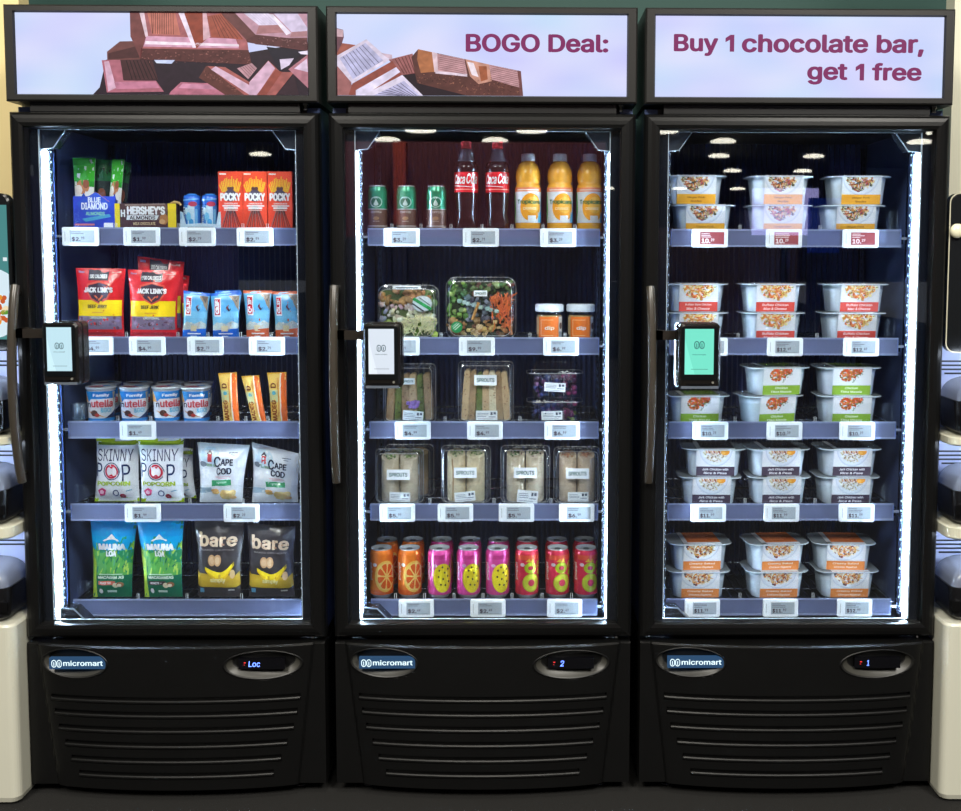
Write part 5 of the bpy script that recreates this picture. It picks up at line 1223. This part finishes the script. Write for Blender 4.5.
# salads (second shelf)
SG2 = 'salads in clear packs'
r = random.Random(31)
t, w, h = pack('salad_box', 'chicken salad box with round dressing lid, partly behind the middle payment terminal', 'salad', 376, 438, 285.5, 1, .130, .075, 312, SG2)
shell(t, w, h, .075, .024)
g = G()
for _ in range(150):
    x, z = r.uniform(-.44, .44)*w, r.uniform(.08, .90)*h
    if z < .30*h: c = r.choice([(206, 220, 130), (170, 196, 90), (228, 228, 170), (120, 156, 60)])
    elif z < .52*h: c = r.choice([(228, 228, 196), (238, 236, 210), (214, 214, 180)]) if x > -.05 else r.choice([(190, 196, 210), (226, 228, 232), (70, 70, 84), (150, 160, 176)])
    elif x < .05: c = r.choice([(196, 146, 92), (214, 168, 112), (170, 122, 76)]) if z > .66*h else r.choice([(222, 200, 196), (198, 170, 172), (236, 224, 220)])
    else: c = (130, 160, 90)
    s_ = r.uniform(.006, .011)
    g.blob((x, .024 + r.uniform(0, .01), z), s_, jit(c, .12, r), (r.uniform(.8, 1.7), .8, r.uniform(.6, 1.1)), ax=r.uniform(0, 3))
for _ in range(90):
    x, z = r.uniform(-.1, .42)*w, r.uniform(.12, .42)*h; a = r.uniform(0, PI); L = .013
    g.tube([(x - L*math.cos(a), .013, z - L*math.sin(a)), (x, .010, z), (x + L*math.cos(a), .013, z + L*math.sin(a + .4))], .0013, jit((232, 228, 176), .08, r), 4)
g.box(-.44*w, .44*w, .036, .05, .06*h, .9*h, (90, 110, 60)); g.build('salad_mix', 'food', t)
g = G(); g.lathe([(.0, 0), (.026, 0), (.027, .004), (.0265, .016), (.024, .018)], (222, 228, 232), 24)
g.f = g.f; g.v = [(x + .24*w, .024 - z, .66*h + y*.82) for x, y, z in g.v]
g.art([R_(-.026, -.004, .026, .004, (40, 160, 80), 1), LN(-.02, -.012, .016, -.014, .004, (60, 66, 70), 1), LN(-.016, .010, .018, .008, .003, (120, 130, 130), 1)], lambda u, v, o: (.24*w + u*.9 + v*.7, .0055 - o, .66*h + v*.8 - u*.55), bounds=(-1, -1, 1, 1))
g.build('dressing_cup', 'gloss_print', t)
sticker(t, .0, h*.955, w*.45, .010, .0015, [LN(.1, .5, .9, .5, .3, (90, 100, 120), 1)])
t, w, h = pack('salad_box', 'large salad box with shredded carrot and a round green sticker', 'salad', 445, 516, 277.5, 1, .130, .08, 308, SG2)
shell(t, w, h, .08, .026)
g = G()
for _ in range(230):
    x, z = r.uniform(-.45, .45)*w, r.uniform(.07, .92)*h
    if z < .33*h: c = r.choice([(180, 130, 80), (210, 170, 110), (150, 104, 66), (226, 196, 140), (120, 80, 56)])
    elif x < -.2*w: c = r.choice([(90, 140, 60), (130, 176, 80), (60, 104, 50), (170, 200, 120)])
    elif z > .72*h: c = r.choice([(80, 110, 60), (110, 140, 80), (60, 80, 56), (120, 80, 70), (150, 170, 110)])
    elif x > .18*w: c = r.choice([(226, 120, 60), (120, 70, 60), (150, 170, 110)])
    else: c = r.choice([(90, 96, 110), (110, 120, 136), (70, 76, 90), (150, 160, 176)])
    g.blob((x, .026 + r.uniform(0, .012), z), r.uniform(.005, .010), jit(c, .14, r), (r.uniform(.8, 1.6), .8, r.uniform(.6, 1.2)), ax=r.uniform(0, 3))
for _ in range(70):
    x, z = r.uniform(.16, .44)*w, r.uniform(.2, .7)*h; a = r.uniform(.3, 2.2); L = r.uniform(.010, .02)
    g.tube([(x - L*math.cos(a), .016, z - L*math.sin(a)), (x, .012, z), (x + L*math.cos(a + .3), .016, z + L*math.sin(a + .3))], .0013, jit((240, 120, 60), .1, r), 4)
for q in range(9): g.blob((-.30*w + .012*q + r.uniform(-.004, .004), .014, (.62 - .02*q)*h), .0075, jit((176, 206, 200), .08, r), (1, .5, 1))
g.tube([(-.12*w, .014, .32*h), (-.03*w, .012, .60*h)], .004, (206, 150, 76), 6)
g.box(-.45*w, .45*w, .038, .052, .06*h, .93*h, (60, 74, 50)); g.build('salad_mix', 'food', t)
sticker(t, .0, h*.745, .036, .0155, -.0006, SPR)
g = G(); g.art([E_(0, 0, 1, 1, (30, 150, 80), 0, 28), LN(-.6, -.25, .4, .65, .14, (226, 240, 226), 1), LN(-.35, -.5, .65, .4, .14, (226, 240, 226), 1), LN(-.7, .1, .1, .75, .08, (226, 240, 226), 1)], lambda u, v, o: (-.335*w + u*.0155, -.0006 - o, .185*h + .004 + v*.0155), bounds=(-1, -1, 1, 1), eps=.0002); g.build('sticker', 'print', t)
# jars
jr = None
for px, wpx, lab in ((549.3, 29, 'left clear jar with white lid and orange label'), (580.7, 29, 'right clear jar with white lid and orange label')):
    if jr is None:
        jr = thing('dip_jar', None, 'jar'); R1 = .0345; hh = zat(311, .165) - SURF[1]; ht = zat(304, .165) - SURF[1]
        g = G(); g.lathe([(R1*.92, 0), (R1, .004), (R1, hh*.94), (R1*.96, hh)], (255, 255, 255), 28, cap1=False); g.build('jar_body', 'clear_plastic', jr)
        g = G(); g.lathe([(R1*.88, .002), (R1*.95, .005), (R1*.95, hh*.86)], (206, 176, 112), 26); g.build('dip_filling', 'food', jr)
        A = [R_(.20, .06, .74, .82, (236, 120, 30), 0), R_(.27, .16, .60, .18, (250, 200, 150), 1), R_(.27, .70, .60, .72, (250, 200, 150), 1), R_(.27, .16, .285, .72, (250, 200, 150), 1), T('dip', .38, .34, .62, .50, WHT, 2, .04), R_(.76, .06, .94, .82, (220, 224, 226), 0), E_(.84, .5, .07, .12, (90, 60, 50), 1, 10), R_(.76, .1, .94, .3, (150, 160, 170), 1), R_(.06, .2, .18, .8, (216, 190, 140), 0)]
        g = G(); g.art(A, cyl_map(lambda v: R1 + .0003, 0, hh), nx=20, eps=.0002, base=1); g.build('jar_label', 'print', jr)
        g = G(); rr = []
        for z, f in ((hh - .001, 1.0), (hh, 1.05), (ht - .003, 1.05), (ht, .98)): rr.append([(R1*1.06*f*math.cos(2*PI*i/48)*(1 + (.012 if i % 2 else 0)), R1*1.06*f*math.sin(2*PI*i/48)*(1 + (.012 if i % 2 else 0)), z) for i in range(48)])
        g.loft(rr, (222, 234, 242), sm=False); g.build('jar_lid', 'print', jr); o = jr
    else: o = copy_tree(jr)
    tag(o, lab, 'jar', 'dip jars with orange labels'); place(o, px, 1, .165, 320, .0004)
# sandwiches
def bread_stack(t, w, h, n, seed, fills):
    r = random.Random(seed); x = -w*.45; step = w*.90/n
    for k in range(n):
        g = G(); tilt = (k - n/2 + .5)*.02*-1
        c = fills[k % len(fills)]; wd = step*(.92 if c != 'f' else .75)
        col = {'b': (206, 178, 136), 'd': (168, 140, 104), 'f': (110, 126, 60), 'm': (200, 150, 130), 'w': (226, 214, 180)}[c]
        hh = h*(.80 if c in 'bdw' else .76) + r.uniform(-.004, .004)
        ring0 = []
        pts = [(-.5, 0), (.5, 0), (.5 + .1, .5), (.42, .97), (.2, 1.0), (-.25, .99), (-.45, .95), (-.55, .5)]
        def rg(y, s_): return [(x + step/2 + p[0]*wd*s_ + p[1]*tilt*3*.05, y, .05*h + p[1]*hh) for p in pts]
        g.loft([rg(.016, .86), rg(.018, 1), rg(.055, 1)], col, sm=False)
        for _ in range(16 if c in 'bdw' else 22):
            g.blob((x + step/2 + r.uniform(-.42, .42)*wd, .016, .05*h + r.uniform(.05, .95)*hh), r.uniform(.0015, .003 if c in 'bdw' else .0045), jit({'f': (90, 110, 50), 'm': (226, 206, 190)}.get(c, (150, 116, 80)), .25, r), seg=5, rings=3)
        g.build('bread_slice' if c in 'bdw' else 'sandwich_filling', 'food', t); x += step
SW = 'sandwiches in clear packs'
t, w, h = pack('sandwich_pack', 'seeded sandwich pack with purple filling, partly behind the middle payment terminal', 'sandwich', 382, 435, 365, 2, .130, .065, 393, SW)
shell(t, w, h, .065, .012); bread_stack(t, w, h, 6, 1, 'dfdbfd'); sticker(t, .0, h*.72, .034, .017, -.0006, SPR); sticker(t, .012, h*.135, .055, .026, -.0008, lab2(1), -.08)
g = G(); [g.blob((.010 + r.uniform(-.014, .014), .013, h*.30 + r.uniform(-.006, .01)), .006, jit((170, 130, 226), .1, r)) for _ in range(14)]; g.build('sandwich_filling', 'food', t)
t, w, h = pack('sandwich_pack', 'tan bread sandwich pack with a centred white brand sticker', 'sandwich', 457.5, 513.5, 362.5, 2, .130, .065, 393, SW)
shell(t, w, h, .065, .012); bread_stack(t, w, h, 7, 2, 'bdfbwdb'); sticker(t, .0, h*.71, .062*.97, .028, -.0006, SPR); sticker(t, .003, h*.135, .058, .026, -.0008, lab2(2))
# berry boxes
t = thing('berry_box', 'lower clear box of mixed blue and purple berries', 'berry box', group='stacked clear berry boxes'); place(t, 555, 2, .130, 408, .0006); tA = t
t2 = thing('berry_box', 'upper clear berry box with a domed empty lid', 'berry box', group='stacked clear berry boxes'); place(t2, 555, 2, .130, 380, .0006)
zs_ = [zat(p, .130, 555) - SURF[2] for p in (399, 362)]
t2.location.z += zs_[0] + .001
for k, (tt, hh) in enumerate(((tA, zs_[0]), (t2, zs_[1] - zs_[0]))):
    w = 56/372; g = G(); c = (255, 255, 255); D = .10
    prof = [(0, .80), (.004, .86), (hh*.62, .92), (hh*.64, 1.0), (hh*.70, 1.0), (hh*.72, .93), (hh*.93, .84), (hh*.98, .76)] if k else [(0, .80), (.004, .84), (hh*.78, .92), (hh*.82, 1.0), (hh*.90, 1.0), (hh*.93, .9), (hh*.985, .84)]
    g.loft([[(x, y + D/2, z) for x, y in rrect(w*f, D*f, .024, 6)] for z, f in prof], c, sm=True); g.build('clear_shell', 'clear_plastic', tt)
    g = G(); q = [(x, y + D/2, hh*(.67 if k else .86)) for x, y in rrect(w*1.01, D*1.01, .024, 6)]; q.append(q[0]); g.tube(q, .0016, c, 5); g.build('shell_rim', 'rim_plastic', tt)
    g = G(); top = hh*(.58 if k else .76)
    for _ in range(130):
        x, y, z = r.uniform(-.37, .37)*w, r.uniform(.09, .85)*D, r.uniform(.008, max(.012, top))
        c_ = r.choice([(52, 70, 130), (70, 84, 150), (40, 48, 96), (96, 60, 110)]) if x < .1*w else r.choice([(120, 50, 100), (90, 40, 90), (150, 60, 110), (60, 50, 90)])
        if k == 0 and x > .2*w and z < .3*hh: c_ = (130, 160, 80)
        g.blob((x, y, z), r.uniform(.006, .0085), jit(c_, .12, r))
    g.build('mixed_berries', 'food', tt)
    for xx in (-.11, .16): g = G(); g.box(xx*w - .0007, xx*w + .0007, .003, .006, .006, hh*.6, (226, 232, 240)); g.build('box_rib', 'rim_plastic', tt)
    sticker(tt, (.0 if k else -.008), hh*(.30 if k else .32), .057, .024, -.0006 + .003, lab2(5 + k), -.05 if k else .03)
# wraps
def wrap_pack(t, w, h, seed, tone, fill, sh=True):
    r = random.Random(seed)
    if sh: shell(t, w, h, .07, .013)
    for sx in (-1, 1):
        g = G(); rx, cx_ = w*.185, sx*w*.195; top = h*.92
        rings = []
        n = 20
        for z, f in ((.03*h, .86), (.05*h, 1), (.45*h, 1.02), (.80*h, 1.0)):
            rings.append([(cx_ + rx*f*math.cos(2*PI*i/n), .036 + .02*f*math.sin(2*PI*i/n), z) for i in range(n)])
        rings.append([(cx_ + rx*math.cos(2*PI*i/n), .036 + .02*math.sin(2*PI*i/n), top - .022*h*0 - (.13*h)*(1 - (math.sin(2*PI*i/n) + 1)/2)) for i in range(n)])
        g.loft(rings, tone, cap1=True)
        for _ in range(40): g.blob((cx_ + r.uniform(-.8, .8)*rx, .017 + r.uniform(0, .002), r.uniform(.06, .76)*h), r.uniform(.001, .0026), jit(tuple(q*.88 for q in tone), .08, r), seg=5, rings=3)
        if seed == 2 and sx < 0: g.tube([(cx_ - rx*.35, .016, .06*h), (cx_ - rx*.3, .0155, .5*h), (cx_ - rx*.4, .016, .78*h)], .0016, (176, 140, 90), 5)
        g.build('wrap_half', 'food', t)
        g = G(); nn = lambda a, f: (cx_ + rx*f*math.cos(a), .036 + .02*f*math.sin(a) - .0015, top + .002 - (.13*h)*(1 - (f*math.sin(a) + 1)/2))
        for _ in range(46):
            a, f = r.uniform(0, 2*PI), r.uniform(0, .72); g.blob(nn(a, f), r.uniform(.002, .0038), jit(r.choice(fill), .15, r), seg=5, rings=3)
        g.tube([nn(a/8*PI, .86 - a*.02) for a in range(0, 20)], .0017, tuple(q*.95 for q in tone), 5)
        g.build('wrap_filling', 'food', t)
    sticker(t, .0, h*.56, .062, .0285, -.0008, SPR)
WG = 'tortilla wraps in clear packs'
GR = [(120, 160, 80), (80, 120, 60), (190, 200, 150), (220, 214, 190)]
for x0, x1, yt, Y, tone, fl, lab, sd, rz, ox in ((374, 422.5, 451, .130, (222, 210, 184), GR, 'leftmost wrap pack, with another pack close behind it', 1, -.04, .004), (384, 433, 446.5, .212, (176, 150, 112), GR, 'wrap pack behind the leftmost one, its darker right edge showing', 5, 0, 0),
        (440.5, 490, 447.5, .130, (230, 216, 180), GR, 'second wrap pack from the left, with a visible dark seam', 2, .09, -.001), (500.5, 550, 447.5, .130, (226, 214, 188), [(60, 110, 60), (90, 140, 80), (120, 90, 90), (200, 200, 170)], 'third wrap pack from the left, with dark green leafy filling', 3, -.09, .006), (554, 601, 449, .130, (228, 208, 182), [(206, 150, 120), (222, 170, 130), (196, 130, 100), (210, 160, 120)], 'rightmost wrap pack with orange pink filling', 4, 0, .002)):
    t, w, h = pack('wrap_pack', lab, 'wrap', x0, x1, yt, 3, Y, .07, 476, WG)
    wrap_pack(t, w, h, sd, tone, fl)
    sticker(t, ox, h*.135 + .002, .056, .026 if sd not in (3,) else .034, -.0012, lab2(sd + 9), rz)

# -- soda cans
hs = zat(547.5, .166) - SURF[4]
def soda(kind):
    if kind == 'o':
        b = (240, 124, 30); A = [R_(0, 0, 1, 1, b, 0), R_(0, 0, 1, .12, (226, 96, 30), 1), E_(.66, .46, .30, .40, (246, 200, 90), 2, 26), E_(.68, .46, .27, .36, (250, 214, 120), 3, 26)]
        for k in range(8):
            a = k*PI/4 + .3; q_ = lambda rr, aa: (.68 + .27*rr*math.cos(aa), .46 + .36*rr*math.sin(aa))
            A.append(P([q_(.16, a), q_(.62, a - .32), q_(.88, a - .27), q_(.93, a), q_(.88, a + .27), q_(.62, a + .32)], (232, 96, 30), 4))
        A += [T('poppi', .16, .36, .29, .80, WHT, 5, .04, 0, 90), E_(.36, .76, .06, .045, (244, 236, 226), 5, 12), T('ORANGE', .84, .4, .90, .72, (250, 236, 220), 6, .03, 0, 90)]
    elif kind == 'p':
        b = (226, 76, 160); A = [R_(0, 0, 1, 1, b, 0), R_(0, .9, 1, 1, (206, 60, 140), 1), E_(.62, .42, .27, .37, (238, 220, 40), 2, 28), P([(.78, .7), (.9, .86), (.84, .66)], (120, 160, 60), 2), P([(.8, .66), (.94, .74), (.84, .6)], (90, 140, 60), 2)]
        for x, y in ((.52, .62), (.66, .56), (.76, .64), (.50, .46), (.62, .40), (.75, .46), (.56, .26), (.68, .24), (.78, .32), (.60, .70)): A.append(E_(x, y, .028, .03, (70, 50, 60), 4, 6))
        A += [T('poppi', .14, .36, .27, .80, WHT, 5, .04, 0, 90), E_(.40, .74, .06, .045, (240, 190, 220), 5, 12)]
    else:
        b = (210, 44, 74); A = [R_(0, 0, 1, 1, b, 0), R_(0, .88, 1, 1, (226, 90, 60), 1), R_(0, 0, .25, 1, (226, 60, 80), 1), E_(.62, .30, .24, .235, (176, 200, 40), 2, 28), E_(.62, .30, .215, .21, (206, 220, 60), 3, 28), E_(.62, .30, .09, .09, (214, 50, 80), 4, 16), E_(.60, .68, .17, .14, (176, 200, 40), 2, 22), E_(.60, .68, .075, .055, (180, 40, 70), 4, 12), E_(.86, .74, .07, .1, (176, 200, 40), 2, 12), E_(.88, .54, .07, .07, (176, 200, 40), 2, 12), E_(.86, .74, .03, .04, b, 4, 8),
            P([(.46, .84), (.56, .92), (.6, .84), (.66, .92), (.7, .82)], (226, 200, 50), 3), E_(.38, .76, .06, .045, (240, 226, 230), 5, 12), T('poppi', .12, .36, .24, .80, WHT, 5, .04, 0, 90)]
    return can_proto('soda_can', .0325, hs, A, b, 'soda can')
protos = {}
col_of = 'oopppkkk'; nm = {'o': 'orange', 'p': 'pink', 'k': 'red'}
posn = ('leftmost orange', 'second orange', 'leftmost pink', 'middle pink', 'rightmost pink', 'leftmost red', 'middle red', 'rightmost red')
for k, px in enumerate((381.6, 409.8, 439.6, 468.6, 497.6, 527, 557.5, 585.8)):
    for back in (0, 1):
        kd = col_of[k]
        if kd not in protos: protos[kd] = soda(kd); o = protos[kd]
        else: o = copy_tree(protos[kd])
        Y = .166
        place(o, px, 4, Y, 570, .0004); 
        if back: o.location.y += .086; o.location.x += (.004 if k == 0 else 0)
        tag(o, '%s soda can on the bottom shelf, %s row' % (posn[k], 'back' if back else 'front'), 'soda can', 'soda cans in two rows')
